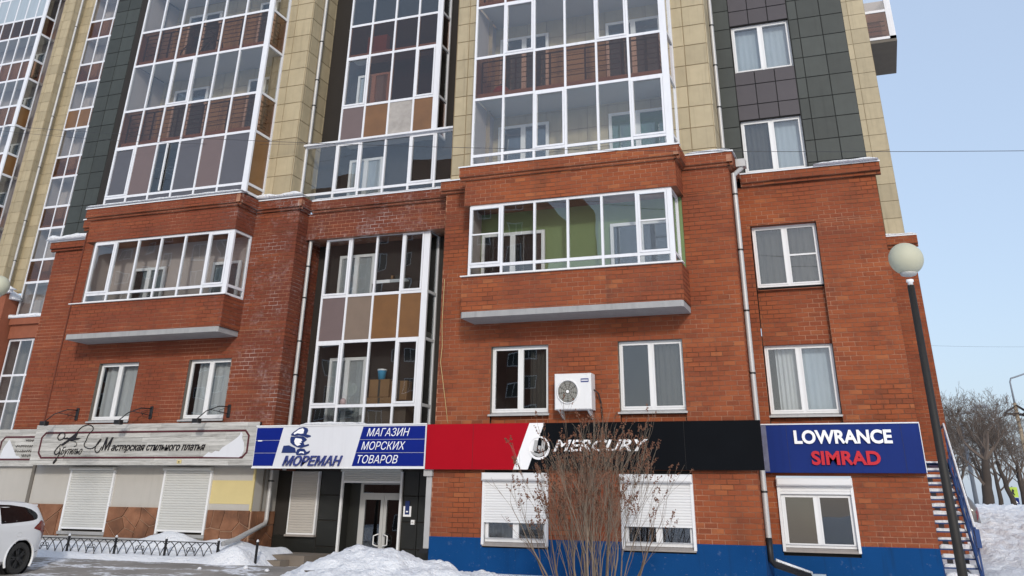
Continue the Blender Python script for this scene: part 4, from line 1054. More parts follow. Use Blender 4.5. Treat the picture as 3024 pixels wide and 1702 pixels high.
# marine goods sign
ym = -.15
sg = thing('shop_sign', (-12.8, 0, 2.3), 'white and blue sign with a sailor emblem above the shop entrance', 'sign')
MB().box(-15.29, -10.345, ym, .0, 2.33, 3.33).obj('panel', M['sign_white'], sg)
for x0, x1, z0, z1 in ((-15.30, -10.34, 3.315, 3.345), (-15.30, -10.34, 2.315, 2.345)): MB().box(x0, x1, ym - .02, ym + .03, z0, z1).obj('edge_trim', M['white'], sg)
def lerp(a, b, t): return a + (b - a) * t
zb, zt = 2.375, 3.285
for k in range(3):
    z0, z1 = lerp(zb, zt, k / 3) + (.006 if k else 0), lerp(zb, zt, (k + 1) / 3) - (.006 if k < 2 else 0)
    t0, t1 = (z0 - zb) / (zt - zb), (z1 - zb) / (zt - zb)
    MB().prism(para(-15.27, lerp(-14.67, -14.47, t0), -15.27, lerp(-14.67, -14.47, t1), z0, z1), ym - .006, ym).obj('blue_panel', M['sign_blue'], sg)
    MB().prism(para(lerp(-12.35, -12.11, t0), -10.38, lerp(-12.35, -12.11, t1), -10.38, z0, z1), ym - .006, ym).obj('blue_panel', M['sign_blue'], sg)
for x0, x1, k in ((-15.27, -14.56, 1), (-15.27, -14.63, 2), (-12.2, -10.38, 1), (-12.28, -10.38, 2)):
    z = lerp(zt, zb, k / 3); MB().box(x0, x1, ym - .004, ym, z - .004, z + .004).obj('divider', M['zinc'], sg)
text_mesh('МАГАЗИН', 'letter_white', sg, -11.99, -10.80, 3.055, 3.245, ym - .006, .008, shear=.28, bold=-.004)
text_mesh('МОРСКИХ', 'letter_white', sg, -12.12, -10.90, 2.745, 2.935, ym - .006, .008, shear=.28, bold=-.004)
text_mesh('ТОВАРОВ', 'letter_white', sg, -12.20, -11.08, 2.435, 2.625, ym - .006, .008, shear=.28, bold=-.004)
text_mesh('МОРЕМАН', 'letter_navy', sg, -14.36, -12.62, 2.375, 2.615, ym, .05, shear=.35, bold=.02)
# sailor emblem: R2b pixel pairs (x, y) mapped to the sign face
def EM(px, py): return (lerp(-15.29, -10.345, (px - 160) / (1672 - 160)) , lerp(3.33, 2.33, (py - 112) / (482 - 112)) )
def shape(pts, m, dy, nm): MB().prism([EM(*p) for p in pts][::-1], ym - .012 - dy, ym - .001).obj(nm, M[m], sg)
shape([(490, 190), (505, 172), (560, 132), (600, 125), (635, 138), (642, 160), (630, 190), (668, 200), (672, 212), (640, 222), (600, 205), (560, 200), (520, 205), (492, 200)], 'navy_dk', .0, 'emblem_cap')
shape([(512, 180), (560, 145), (592, 136), (606, 150), (602, 182), (580, 186), (548, 180), (520, 192)], 'letter_white', .004, 'emblem_cap_top')
shape([(492, 208), (520, 210), (545, 205), (600, 208), (625, 222), (640, 240), (612, 262), (622, 285), (660, 275), (664, 290), (630, 300), (600, 310), (560, 305), (520, 285), (492, 262), (486, 230)], 'navy_dk', .0, 'emblem_head')
shape([(535, 222), (560, 225), (590, 230), (600, 246), (588, 250), (596, 262), (575, 268), (590, 280), (560, 292), (536, 275), (526, 250)], 'letter_white', .004, 'emblem_face')
shape([(420, 352), (432, 290), (480, 286), (540, 310), (552, 352)], 'navy_dk', .0, 'emblem_shoulder')
shape([(552, 352), (562, 322), (590, 312), (625, 318), (648, 345), (680, 332), (672, 356), (640, 372), (560, 372)], 'navy_dk', .0, 'emblem_wheel')
shape([(580, 358), (590, 340), (622, 342), (628, 360), (604, 352)], 'letter_white', .004, 'emblem_wheel_gap')
MB().box(-15.20, -15.07, ym - .010, ym - .006, 2.96, 2.985).obj('sticker', M['letter_white'], sg)
# snow on top of that sign
def snow_strip(x0, x1, y0, y1, z, hgt, nx=30, ny=5, seed=0, name='ledge_snow', parent=None):
    mb = MB(); P_ = [(0, 0), (0, .55), (.06, .85), (.3, 1), (.65, .95), (1, .6), (1, 0)]
    for i in range(nx + 1):
        x = x0 + (x1 - x0) * i / nx; e = min(1, (x - x0) / .2, (x1 - x) / .2)
        for t, k in P_:
            y = y0 + (y1 - y0) * t
            mb.v.append((x, y - .03 * k * (t < .2), z - .005 + hgt * k * e * max(.25, .75 + .45 * nz(x, y, 1.7, seed) + .25 * nz(x, y, 5, seed))))
    n = len(P_)
    for i in range(nx):
        for j in range(n): mb.f.append((i * n + j, i * n + (j + 1) % n, (i + 1) * n + (j + 1) % n, (i + 1) * n + j))
    return mb.obj(name, M['snow'], parent, True)
SNOW = thing('ledge_snow', (-8, 0, 9.6), 'snow lying on the ledges and cornices of the brick storeys', 'snow', None, 'stuff')
snow_strip(-14.0, -12.0, -.17, .05, 3.345, .08, 30, 4, 1, 'snow_cap', SNOW)
snow_strip(-21.95, -16.2, -1.1, -.78, 9.64, .06, 60, 4, 2, 'snow_cap', SNOW); snow_strip(-16.5, -14.75, -.2, .14, 9.66, .14, 30, 5, 3, 'snow_cap', SNOW)
snow_strip(-25.7, -22.5, 1.10, 1.5, 9.45, .20, 40, 5, 4, 'snow_cap', SNOW)
snow_strip(-3.5, -2.4, -.15, .14, 9.63, .05, 24, 4, 6, 'snow_cap', SNOW); snow_strip(-.5, 1.05, 1.07, 1.46, 9.44, .07, 24, 4, 7, 'snow_cap', SNOW)
snow_strip(1.05, 2.2, YW - .22, YW + .1, 9.73, .10, 20, 4, 8, 'snow_cap', SNOW); snow_strip(-14.8, -10.4, .36, .62, 9.62, .04, 40, 4, 9, 'snow_cap', SNOW)
snow_strip(-42.0, -38, YL - .35, YL + .05, 9.96, .22, 40, 5, 10, 'snow_cap', SNOW); snow_strip(-43.3, -41, 13.5, 13.85, 11.3, .22, 20, 5, 11, 'snow_cap', SNOW); snow_strip(-42.0, -41.3, 14.0, 14.6, 10.9, .5, 10, 5, 12, 'snow_cap', SNOW)
# dressmaker's signs of bleached boards
def board_sign(x0, x1, z0, z1, y, label, full_=True, seed=1):
    sg = thing('shop_sign', ((x0 + x1) / 2, y + .12, z0), label, 'sign')
    MB().box(x0 + .005, x1 - .005, y + .012, y + .10, z0 + .005, z1 - .005).obj('back_panel', M['dark'], sg)
    rg_ = random.Random(seed); nrow = 9; h = (z1 - z0) / nrow
    for k in range(nrow):
        x = x0
        while x < x1 - .01:
            e = min(x1, x + rg_.uniform(.8, 1.7))
            if x1 - e < .35: e = x1
            j = rg_.uniform(0, .004)
            MB().cbox(x + .0015, e - .0015, y - j, y + .015, z0 + k * h + .0015, z0 + (k + 1) * h - .0015, .003).obj('board', M['boards'], sg)
            x = e
    return sg
yb = -.12
sg = board_sign(-22.88, -15.24, 2.385, 3.445, yb, "pale board sign with maroon frame and dressmaker's script lettering", True, 5)
def octaframe(x0, x1, z0, z1, c, w, y, sg):
    o = [(x0 + c, z0), (x1 - c, z0), (x1, z0 + c), (x1, z1 - c), (x1 - c, z1), (x0 + c, z1), (x0, z1 - c), (x0, z0 + c)]
    k = w * .6
    i = [(x0 + c + k * .6, z0 + w), (x1 - c - k * .6, z0 + w), (x1 - w, z0 + c + k * .6), (x1 - w, z1 - c - k * .6), (x1 - c - k * .6, z1 - w), (x0 + c + k * .6, z1 - w), (x0 + w, z1 - c - k * .6), (x0 + w, z0 + c + k * .6)]
    mb = MB()
    for a in range(8):
        b = (a + 1) % 8; mb.prism([o[a], o[b], i[b], i[a]], y - .014, y + .002)
    return mb.obj('frame', M['maroon'], sg)
octaframe(-22.62, -15.50, 2.555, 3.255, .14, .045, yb - .004, sg)
text_mesh('астерская стильного платья', 'letter_black', sg, -20.00, -16.86, 2.70, 2.90, yb - .004, .02, shear=.35, bold=.012)
text_mesh('М', 'letter_black', sg, -20.34, -20.0, 2.76, 3.10, yb - .004, .02, shear=.4, bold=.01)
text_mesh('Бутильо', 'letter_black', sg, -21.78, -21.02, 2.60, 2.86, yb - .004, .016, shear=.5, bold=-.004)
# hand drawn swirl, thread and needle: pixels of the enlarged view
def WS(px, py): return Vector((lerp(-22.88, -15.24, (px - 270) / (2107 - 270)), yb - .018, lerp(3.445, 2.385, (py - 200) / (545 - 200))))
def curve(pts, r):
    pts = [Vector(p) for p in pts]; out = []
    for i in range(len(pts) - 1):
        p0, p1, p2, p3 = pts[max(i - 1, 0)], pts[i], pts[i + 1], pts[min(i + 2, len(pts) - 1)]
        for k in range(6):
            t = k / 6
            out.append(.5 * ((2 * p1) + (p2 - p0) * t + (2 * p0 - 5 * p1 + 4 * p2 - p3) * t * t + (3 * p1 - p0 - 3 * p2 + p3) * t ** 3))
    out.append(pts[-1]); return out
for pts, r in (([(640, 270), (670, 225), (720, 205), (760, 215), (775, 245), (745, 290), (735, 335), (725, 375), (750, 400), (800, 405), (840, 370), (860, 335), (855, 330), (835, 365), (825, 410), (840, 440), (860, 435), (880, 390)], .013),
               ([(480, 300), (500, 270), (530, 275), (540, 300), (525, 325), (495, 330), (480, 305), (500, 272)], .015), ([(540, 318), (555, 320), (565, 315), (575, 322), (600, 312)], .02),
               ([(520, 370), (490, 410), (480, 440), (500, 455), (525, 430), (520, 400)], .016), ([(530, 440), (515, 480), (490, 520), (495, 530), (515, 500)], .014), ([(600, 340), (640, 345), (660, 375), (640, 390)], .008)):
    MB().tube(curve([WS(*p) for p in pts], r), r, 6).obj('script_stroke', M['letter_black'], sg, True)
MB().prism([(WS(*p).x, WS(*p).z) for p in [(575, 330), (520, 375), (540, 380), (590, 340), (660, 330), (682, 318), (640, 315), (650, 275), (640, 268)]][::-1], yb - .03, yb - .006).obj('needle', M['letter_black'], sg)
MB().prism([(WS(*p).x, WS(*p).z) for p in [(1712, 478), (1750, 440), (1775, 450), (1800, 430), (1830, 435), (1850, 405), (1900, 370), (1950, 330), (1972, 305), (1975, 278), (1992, 300), (1990, 330), (2010, 370), (2018, 430), (2005, 470), (1985, 482)]], yb - .02, yb - .005).obj('dress_cutout', M['sign_white'], sg)
MB().box(-17.70, -17.56, yb - .02, yb - .004, 2.43, 2.52).obj('yellow_plate', M['yellow'], sg)
MB().box(-17.66, -17.61, yb - .024, yb - .02, 2.455, 2.48).obj('plate_mark', M['letter_black'], sg)
sg = board_sign(-27.2, -23.95, 2.40, 3.45, 1.18, 'smaller pale board sign with dark script, half hidden behind the long board sign', False, 9)
octaframe(-25.55, -22.4, 2.57, 3.25, .14, .045, 1.176, sg)
MB().prism([(-25.46, 2.62), (-24.60, 2.62), (-24.72, 2.70), (-24.78, 2.68), (-24.95, 2.86), (-25.22, 3.16), (-25.26, 3.10), (-25.38, 2.92)], 1.158, 1.176).obj('dress_cutout', M['sign_white'], sg)
rs_ = random.Random(4)
for z, xa in ((3.12, -24.55), (2.96, -24.92), (2.82, -24.98), (2.69, -24.6)):   # illegible lines of script, cut off by the next sign
    pts = [(xa + .022 * i, 1.168, z + .035 * math.sin(i * 1.9 + rs_.random()) + .012 * rs_.random()) for i in range(int((-23.97 - xa) / .022))]
    MB().tube(pts, .009, 4).obj('script_line', M['letter_black'], sg)

# sign lamps on bracket arms
for k, (x, lab) in enumerate(((-21.60, "leftmost of three black bracket lamps over the dressmaker's sign"), (-18.96, "middle of three black bracket lamps over the dressmaker's sign"), (-16.36, "rightmost of three black bracket lamps over the dressmaker's sign"))):
    L = thing('sign_lamp', (x, 0, 3.73), lab, 'lamp', 'lamps over the board sign')
    MB().cbox(x - .05, x + .05, -.035, -.008, 3.57, 3.90, .01).obj('wall_plate', M['iron'], L)
    hx = x - .52
    MB().tube([(x, -.03, 3.84), (x - .16, -.25, 3.84), (x - .36, -.5, 3.70), (hx, -.62, 3.50)], .014, 8).obj('arm', M['iron'], L, True)
    MB().tube([(x, -.03, 3.66), (x - .12, -.22, 3.70), (x - .28, -.42, 3.74)], .010, 6).obj('brace', M['iron'], L, True)
    MB().tube([(x - .06, -.10, 3.80), (x - .16, -.22, 3.74), (x - .14, -.18, 3.66)], .008, 6).obj('scroll', M['iron'], L, True)
    MB().cbox(hx - .10, hx + .10, -.72, -.56, 3.39, 3.50, .02).obj('lamp_head', M['iron'], L)
    MB().box(hx - .08, hx + .08, -.69, -.58, 3.375, 3.39).obj('lens', M['letter_white'] if k == 2 else M['zinc'], L)

# ------------------------------------------------------------------ air conditioner
A = thing('air_conditioner', (-6.42, 0, 3.5), 'white outdoor air conditioner unit with round grey fan on brick wall', 'air conditioner')
ax0, ax1, ay0, ay1, az0, az1 = -6.95, -6.05, -.42, -.08, 3.57, 4.37
mb = MB().cbox(ax0, ax1, ay0, ay1, az0, az1, .02)
mb.obj('casing', M['white'], A)
cxf, czf, rf = -6.62, 3.965, .245
mb = MB(); n = 32
mb.lathe((0, 0, 0), [(rf + .03, 0), (rf + .03, .022), (rf, .025), (rf - .005, .0)], n)
mb.v = [(cxf + x, ay0 - z, czf + y) for x, y, z in mb.v]; mb.f = mb.f[:-2]
mb.obj('fan_ring', M['white'], A, True)
mb = MB(); mb.prism([(cxf + rf * math.cos(2 * math.pi * k / n), czf + rf * math.sin(2 * math.pi * k / n)) for k in range(n)], ay0 - .004, ay0 + .001); mb.obj('fan_opening', plain('fan_shroud', (0.10, 0.10, 0.085), .7), A)
fb = plain('fan_blade', (0.22, 0.215, 0.19), .5)
for k in range(9):
    a = 2 * math.pi * k / 9; b = a + .44
    pts = [(cxf + .05 * math.cos(a), czf + .05 * math.sin(a)), (cxf + .225 * math.cos(a - .05), czf + .225 * math.sin(a - .05)), (cxf + .235 * math.cos(b), czf + .235 * math.sin(b)), (cxf + .05 * math.cos(b), czf + .05 * math.sin(b))]
    MB().prism(pts, ay0 - .012, ay0 - .005).obj('blade', fb, A)
for rr in (.08, .13, .18, .225):
    m2 = MB().tube([(cxf + rr * math.cos(2 * math.pi * k / 28), ay0 - .022, czf + rr * math.sin(2 * math.pi * k / 28)) for k in range(29)], .003, 4); m2.obj('grille_wire', M['zinc'], A)
MB().tube([(cxf, ay0 - .03, czf), (cxf, ay0 - .003, czf)], .035, 16).obj('hub', M['letter_white'], A)
lb_ = MB().box(-6.30, -6.11, ay0 - .004, ay0 + .001, 4.165, 4.25).obj('badge', M['letter_navy'], A); MB().box(-6.285, -6.125, ay0 - .007, ay0 - .004, 4.192, 4.222).obj('badge_print', M['sign_white'], lb_)
for x in (-6.86, -6.16):
    MB().add([(x, -.44, az0 - .01), (x, -.01, az0 - .01), (x, -.01, az0 - .19), (x + .03, -.44, az0 - .01), (x + .03, -.01, az0 - .01), (x + .03, -.01, az0 - .19)], [(0, 1, 2), (5, 4, 3), (0, 2, 5, 3), (0, 3, 4, 1), (1, 4, 5, 2)]).obj('bracket', M['white'], A)
MB().tube([(-6.05, -.2, 4.02), (-5.96, -.15, 3.95), (-5.92, -.06, 3.75), (-5.90, -.05, 3.4)], .018, 8).obj('hose', M['iron'], A, True)
# cable hanging on the brick
cb = MB().tube([(-10.12, -.02, 6.9), (-10.13, -.02, 5.74), (-10.09, -.025, 5.2), (-10.12, -.02, 4.8), (-10.02, -.025, 4.3), (-9.84, -.02, 3.34)], .007, 5).obj('hanging_cable', M['yellow'], None, True); tag(cb, 'thin yellowish cable hanging down the brick pier above the red sign', 'cable')
# ------------------------------------------------------------------ snow banks
def bank_fence(x, y):
    c = -1.15 + .06 * nz(x, 0, .8)
    ridge = .10 * math.exp(-((y - c) / .55) ** 2) * sstep(-13.2, -14.3, x)
    toe = .10 * nz(x, y, 1.3) + .05 * nz(x, y, 4)
    lump = .24 * math.exp(-((x + 14.6) / .5) ** 2 - ((y + 1.45) / .42) ** 2)
    heap = .30 * math.exp(-((x + 17.4) / .8) ** 2 - ((y + .35) / .4) ** 2) + .20 * math.exp(-((x + 15.6) / .7) ** 2 - ((y + .3) / .4) ** 2)
    e = sstep(-2.1 + .12 * nz(x, 0, 1.1), -1.45, y)
    return ground_z(x, y) - .12 + e * (.21 + .20 * sstep(-1.25, -.7, y) + ridge * .45 + lump + heap + toe * .5) * (1 if x < -14.3 else max(0, 1 - (x + 14.3) / .7))
tag(hf('snow_bank', M['snow'], -27, -12.6, -2.3, .34, 260, 60, bank_fence), 'low bank of snow along the ornamental fence below the shutters', 'snow bank', None, 'stuff')
PROF = [(-14.2, .0), (-12.7, .02), (-12.1, .14), (-11.35, .47), (-10.9, .66), (-10.55, .75), (-9.6, .75), (-9.3, .68), (-8.95, .55), (-8.65, .52), (-8.45, .53), (-8.25, .42), (-7.7, .37), (-6.5, .32), (-4.5, .27), (-2.5, .14), (0, .0)]
def prof(x):
    for (a, b), (c, d) in zip(PROF, PROF[1:]):
        if a <= x <= c: return b + (d - b) * (x - a) / (c - a)
    return 0.0
def pile(x, y):
    h = prof(x) * math.exp(-((y + 3.0) / (1.1 if y > -3 else 1.7)) ** 2)
    k = min(1, h * 3)
    return -.10 + ground_z(x, y) * .2 + h * 1.05 + k * (.08 * nz(x, y, 1.6) + .07 * nz(x, y, 4.2) + .05 * abs(nz(x, y, 8)) + .02 * nz(x, y, 17))
tag(hf('snow_pile', M['snow'], -14.4, .2, -6.5, -1.0, 300, 110, pile), 'shovelled heap of snow in front of the shop entrance', 'snow pile', None, 'stuff')
pk = MB().box(-10.95, -9.70, -4.15, -3.85, .28, .335).obj('plank', plain('dark_plank', (.06, .05, .045), .7), None); tag(pk, 'dark plank half buried at the foot of the snow heap', 'plank')
for k, (x, y, s) in enumerate(((-13.6, -2.3, .06), (-12.9, -2.5, .05), (-14.6, -2.6, .045))):
    mb = MB(); mb.lathe((x, y, ground_z(x, y)), [(s, 0), (s * 1.1, s * .5), (s * .6, s), (s * .1, s * 1.15)], 7)
    mb.v = [(a + random.uniform(-.01, .01), b + random.uniform(-.01, .01), c) for a, b, c in mb.v]
    o = mb.obj('snow_lump', M['snow'], None, True); tag(o, ('small snow lump lying nearest the shop ledge', 'small snow lump lying beside the big snow heap', 'small snow lump lying by the end of the fence')[k], 'snow lump')

def verge(x, y):
    k = sstep(1.6, 2.6, x) * sstep(2.0, 6.0, y)
    return ground_z(x, y) - .06 + k * (.16 + .18 * nz(x, y, .55) + .14 * nz(x, y, 1.4) + .12 * abs(nz(x, y, 3.0)) + .06 * nz(x, y, 7))
tag(hf('snow_verge', M['snow'], 1.7, 14, 2, 34, 160, 300, verge), 'churned roadside snow between the blue stairs and the trees', 'snow', None, 'stuff')
# ------------------------------------------------------------------ ornamental fence
yf_ = -1.40
FN = thing('fence', (-17.5, yf_, .3), 'low black wrought iron fence with arched hoops standing in snow', 'fence')
px = [-22.7, -21.15, -19.63, -18.13, -16.60, -15.07, -13.98]
for x in px:
    MB().box(x - .022, x + .022, yf_ - .022, yf_ + .022, .1, .69).obj('post', M['iron'], FN)
    MB().lathe((x, yf_, .69), [(.03, 0), (.034, .015), (.02, .045), (.004, .055)], 8).obj('post_snow', M['snow'], FN, True)
for a, b in zip(px, px[1:-1]):
    MB().box(a, b, yf_ - .008, yf_ + .008, .630, .648).obj('top_rail', M['iron'], FN)
    n = 6; w = (b - a) / n
    for k in range(n + 1):
        x = a + (k + .0) * w
        if k < n:
            cx_ = a + (k + .5) * w
            sgn = -1 if cx_ < (a + b) / 2 else 1
            for s2 in (-1, 1):
                pts = []
                for q in range(9):
                    t = q / 8
                    pts.append((cx_ + s2 * (.01 + .27 * math.sin(t * math.pi * .5) ** 1.3), yf_ + .008 * s2, .632 - .46 * (1 - math.cos(t * math.pi * .5)) - .04 * t))
                MB().tube(pts, .0105, 5).obj('hoop', M['iron'], FN)
    xm = (a + b) / 2
    for s2 in (-1, 1):
        pts = [(xm + s2 * (.02 + .055 * (1 - math.cos(t))), yf_, .47 + .055 * math.sin(t)) for t in [i * .5 for i in range(10)]]
        MB().tube(pts, .008, 5).obj('scroll', M['iron'], FN)
    MB().box(xm - .11, xm + .11, yf_ - .005, yf_ + .005, .445, .458).obj('cross_bar', M['iron'], FN)

# ------------------------------------------------------------------ cars
def make_car(paint, label, loc, rz, detail=True):
    """hatchback; local x = forward, y = left, z up, origin on the ground below the rear axle."""
    T = thing('car', loc, label, 'car', 'parked cars')
    RB = Matrix.Rotation(rz, 4, 'Z'); LO = Vector(loc)
    def put(mb, name, m, smooth=False, parent=None):
        mb.v = [tuple(LO + RB @ Vector(p)) for p in mb.v]
        o = mb.obj(name, m, parent or T); ORG[o.name] = Vector(loc)
        if smooth: smooth_by_angle(o, 35)
        return o
    # stations along x: (x, half width at sill, at belt, at roof, z bottom, z belt, z roof, roof half width)
    ST = [(-.70, .60, .62, .50, .42, .92, .98), (-.685, .70, .74, .60, .30, .95, 1.06), (-.60, .80, .83, .66, .26, .99, 1.20), (-.45, .865, .875, .66, .24, 1.01, 1.38), (-.28, .89, .895, .655, .22, 1.005, 1.445),
          (0.0, .90, .905, .66, .20, .985, 1.470), (.6, .90, .91, .67, .19, .965, 1.485), (1.3, .90, .91, .67, .19, .945, 1.47), (1.75, .90, .905, .65, .19, .93, 1.38), (2.2, .90, .90, .70, .19, .925, 1.13), (2.6, .89, .89, .80, .20, .90, .98), (3.1, .87, .85, .78, .22, .80, .86), (3.38, .78, .72, .62, .26, .62, .68), (3.46, .60, .56, .50, .32, .52, .55)]
    def ring(s):
        x, ws, wb, wr, zb, zt, zr = s
        half = [(ws - .10, zb), (ws, zb + .08), (ws + .012, (zb + zt) * .47), (wb + .014, zt - .12), (wb, zt), (wb - (wb - wr) * .12, zt + (zr - zt) * .18), (wr + (wb - wr) * .30, zt + (zr - zt) * .72), (wr, zt + (zr - zt) * .92), (wr * .6, zr - .002), (0, zr)]
        return [(x, y, z) for y, z in half] + [(x, -y, z) for y, z in half[-2::-1]]
    mb = MB(); b = 0
    SS0 = []
    for i in range(len(ST) - 1):
        p0, p1, p2, p3 = ST[max(i - 1, 0)], ST[i], ST[i + 1], ST[min(i + 2, len(ST) - 1)]
        for k in range(4):
            t = k / 4; SS0.append(tuple(.5 * (2 * a1 + (a2 - a0) * t + (2 * a0 - 5 * a1 + 4 * a2 - a3) * t * t + (3 * a1 - a0 - 3 * a2 + a3) * t ** 3) for a0, a1, a2, a3 in zip(p0, p1, p2, p3)))
    SS0.append(ST[-1]); SS = []
    for a, c in zip(SS0, SS0[1:]):
        m_ = max(1, int((c[0] - a[0]) / .03)) if detail else 1
        for k in range(m_): SS.append(tuple(p + (q - p) * k / m_ for p, q in zip(a, c)))
    SS.append(ST[-1])
    def dense(s):
        r = ring(s); out = []
        for i_, (u, v) in enumerate(zip(r, r[1:])):
            k_ = 5 if detail and (i_ < 4 or i_ > 13) else 2
            for k in range(k_): out.append(tuple(p + (q - p) * k / k_ for p, q in zip(u, v)))
        return out + [r[-1]]
    n = len(dense(SS[len(SS) // 2]))
    for s in SS: mb.v += dense(s)
    def inarch(x, z): return any(math.hypot(x - c, z - .33) < .375 for c in (0, 2.65))
    for i in range(len(SS) - 1):
        for k in range(n - 1):
            f = (i * n + k, (i + 1) * n + k, (i + 1) * n + k + 1, i * n + k + 1)
            c = [sum(mb.v[q][d] for q in f) / 4 for d in range(3)]
            if abs(c[1]) > .5 and inarch(c[0], c[2]): continue
            mb.f.append(f)
    mb.f.append(tuple(range(n))); mb.f.append(tuple((len(SS) - 1) * n + k for k in range(n))[::-1])
    body = put(mb, 'body', paint, True)
    # wheel arches lips, tyres, rims
    for c in (0, 2.65):
        for s in (1, -1):
            pts = [(c + .385 * math.cos(t), s * .895, .33 + .385 * math.sin(t)) for t in [R_(-28 + 236 * q / 22) for q in range(23)]]
            put(MB().tube(pts, .028, 8), 'arch_lip', paint, True)
            wl = MB(); wl.lathe((0, 0, 0), [(.05, -.30), (.39, -.28), (.39, .0)], 28, False); wl.v = [(c + x, s * (.87 + z * 1), .33 + y) for x, y, z in wl.v]
            put(wl, 'arch_lining', M['iron'])
            ty = MB(); ty.lathe((0, 0, 0), [(.20, -.10), (.30, -.105), (.318, -.08), (.32, 0), (.318, .08), (.30, .105), (.215, .10), (.205, .06)], 36, False); ty.v = [(c + x, s * (.79 + z), .32 + y) for x, y, z in ty.v]
            w = put(ty, 'wheel', M['tyre'], True)
            rd = MB(); rd.lathe((0, 0, 0), [(.212, .0), (.212, .085), (.200, .088), (.195, .03), (.03, .03)], 32, False); rd.v = [(c + x, s * (.79 + z), .32 + y) for x, y, z in rd.v]
            put(rd, 'rim', M['rim'], True, w)
            for q in range(10):
                t = 2 * math.pi * (q // 2) / 5 + (.16 if q % 2 else -.16); ca, sa = math.cos(t), math.sin(t); dx, dz = -sa * .017, ca * .017
                sp = MB(); y0, y1 = s * (.79 + .055), s * (.79 + .08)
                sp.add([(c + .04 * ca - dx, y1, .32 + .04 * sa - dz), (c + .04 * ca + dx, y1, .32 + .04 * sa + dz), (c + .203 * ca + dx, y1, .32 + .203 * sa + dz), (c + .203 * ca - dx, y1, .32 + .203 * sa - dz), (c + .04 * ca - dx, y0, .32 + .04 * sa - dz), (c + .04 * ca + dx, y0, .32 + .04 * sa + dz), (c + .203 * ca + dx, y0, .32 + .203 * sa + dz), (c + .203 * ca - dx, y0, .32 + .203 * sa - dz)], [(0, 1, 2, 3), (0, 4, 5, 1), (3, 2, 6, 7), (1, 5, 6, 2), (0, 3, 7, 4)])
                put(sp, 'spoke', M['rim'], False, w)
            put(MB().tube([(c, s * .84, .32), (c, s * .878, .32)], .05, 14), 'hub_cap', M['rim'], False, w)
    # glass: side windows follow the cabin surface slightly proud
    def surf(x, z, s, off=.006):
        k = 0
        while k < len(SS) - 2 and SS[k + 1][0] < x: k += 1
        a, b2 = SS[k], SS[k + 1]; t = (x - a[0]) / (b2[0] - a[0] + 1e-9)
        r0, r1 = ring(a)[:10], ring(b2)[:10]
        rr = [tuple(p + (q - p) * t for p, q in zip(u, v)) for u, v in zip(r0, r1)]
        for u, v in zip(rr, rr[1:]):
            if u[2] <= z <= v[2]:
                tt = (z - u[2]) / (v[2] - u[2] + 1e-9); y = u[1] + (v[1] - u[1]) * tt; return (x, s * (y + off), z)
        return (x, s * (rr[4][1] + off), z)
    for s in (1, -1):
        top = [(-.36, 1.18), (-.32, 1.235), (-.19, 1.30), (0, 1.345), (.4, 1.385), (.7, 1.39)]; bot = [(-.34, 1.13), (-.30, 1.10), (-.19, 1.075), (0, 1.055), (.4, 1.025), (.7, 1.01)]
        mb = MB()
        for (xa, za), (xb, zb_) in zip(top, bot):
            for q in range(4):
                t = q / 3; mb.v.append(surf(lerp(xa, xb, t), lerp(za, zb_, t), s))
        for i in range(5):
            for q in range(3): mb.f.append((i * 4 + q, i * 4 + q + 1, (i + 1) * 4 + q + 1, (i + 1) * 4 + q))
        put(mb, 'side_window', M['car_glass'], True)
        mb = MB()
        top = [(.78, 1.392), (1.2, 1.375), (1.6, 1.27), (1.95, 1.08)]; bot = [(.78, 1.005), (1.2, .99), (1.6, .975), (1.9, .97)]
        for (xa, za), (xb, zb_) in zip(top, bot):
            for q in range(4):
                t = q / 3; mb.v.append(surf(lerp(xa, xb, t), lerp(za, zb_, t), s))
        for i in range(3):
            for q in range(3): mb.f.append((i * 4 + q, i * 4 + q + 1, (i + 1) * 4 + q + 1, (i + 1) * 4 + q))
        put(mb, 'side_window', M['car_glass'], True)
        # tail light wraps round the corner
        top = [(-.24, .93), (-.36, 1.02), (-.44, 1.08), (-.54, 1.06), (-.62, .99), (-.675, .92)]; bot = [(-.24, .905), (-.36, .885), (-.44, .865), (-.54, .80), (-.60, .70), (-.65, .62)]
        mb = MB()
        for (xa, za), (xb, zb_) in zip(top, bot):
            for q in range(5):
                t = q / 4; p = surf(lerp(xa, xb, t), lerp(za, zb_, t), s, .010); mb.v.append(p)
        for i in range(5):
            for q in range(4): mb.f.append((i * 5 + q, i * 5 + q + 1, (i + 1) * 5 + q + 1, (i + 1) * 5 + q))
        put(mb, 'tail_light', M['tail'], True)
        fl = [surf(.16 + .075 * math.cos(t), .80 + .045 * math.sin(t) , s, .004) for t in [i * math.pi / 8 for i in range(16)]]
        put(MB().tube(fl + [fl[0]], .004, 4), 'fuel_flap' if s == 1 else 'side_crease', paint)
        put(MB().tube([surf(-.64, .47, s, -.002), surf(-.50, .45, s, .004), surf(-.40, .42, s, .006)], .006, 4), 'bumper_seam', M['iron'])
        put(MB().tube([surf(.74, 1.0, s, .003), surf(.74, .6, s, .003), surf(.70, .30, s, .003)], .005, 4), 'door_seam', M['iron'])
        mb = MB(); v = [surf(-.66, .33, s, .004), surf(-.42, .28, s, .004), surf(-.42, .34, s, .004), surf(-.64, .45, s, .004)]; mb.quad(*v); put(mb, 'bumper_skirt', M['iron'])
    put(MB().box(-.50, -.36, -.60, .60, 1.37, 1.405), 'spoiler', paint)
    mb = MB(); mb.add([(-.605, -.56, 1.05), (-.605, .56, 1.05), (-.47, .52, 1.34), (-.47, -.52, 1.34), (-.655, -.56, 1.06), (-.655, .56, 1.06), (-.495, .52, 1.35), (-.495, -.52, 1.35)], [(4, 5, 6, 7), (0, 4, 7, 3), (1, 2, 6, 5)]); put(mb, 'rear_window', M['car_glass'])
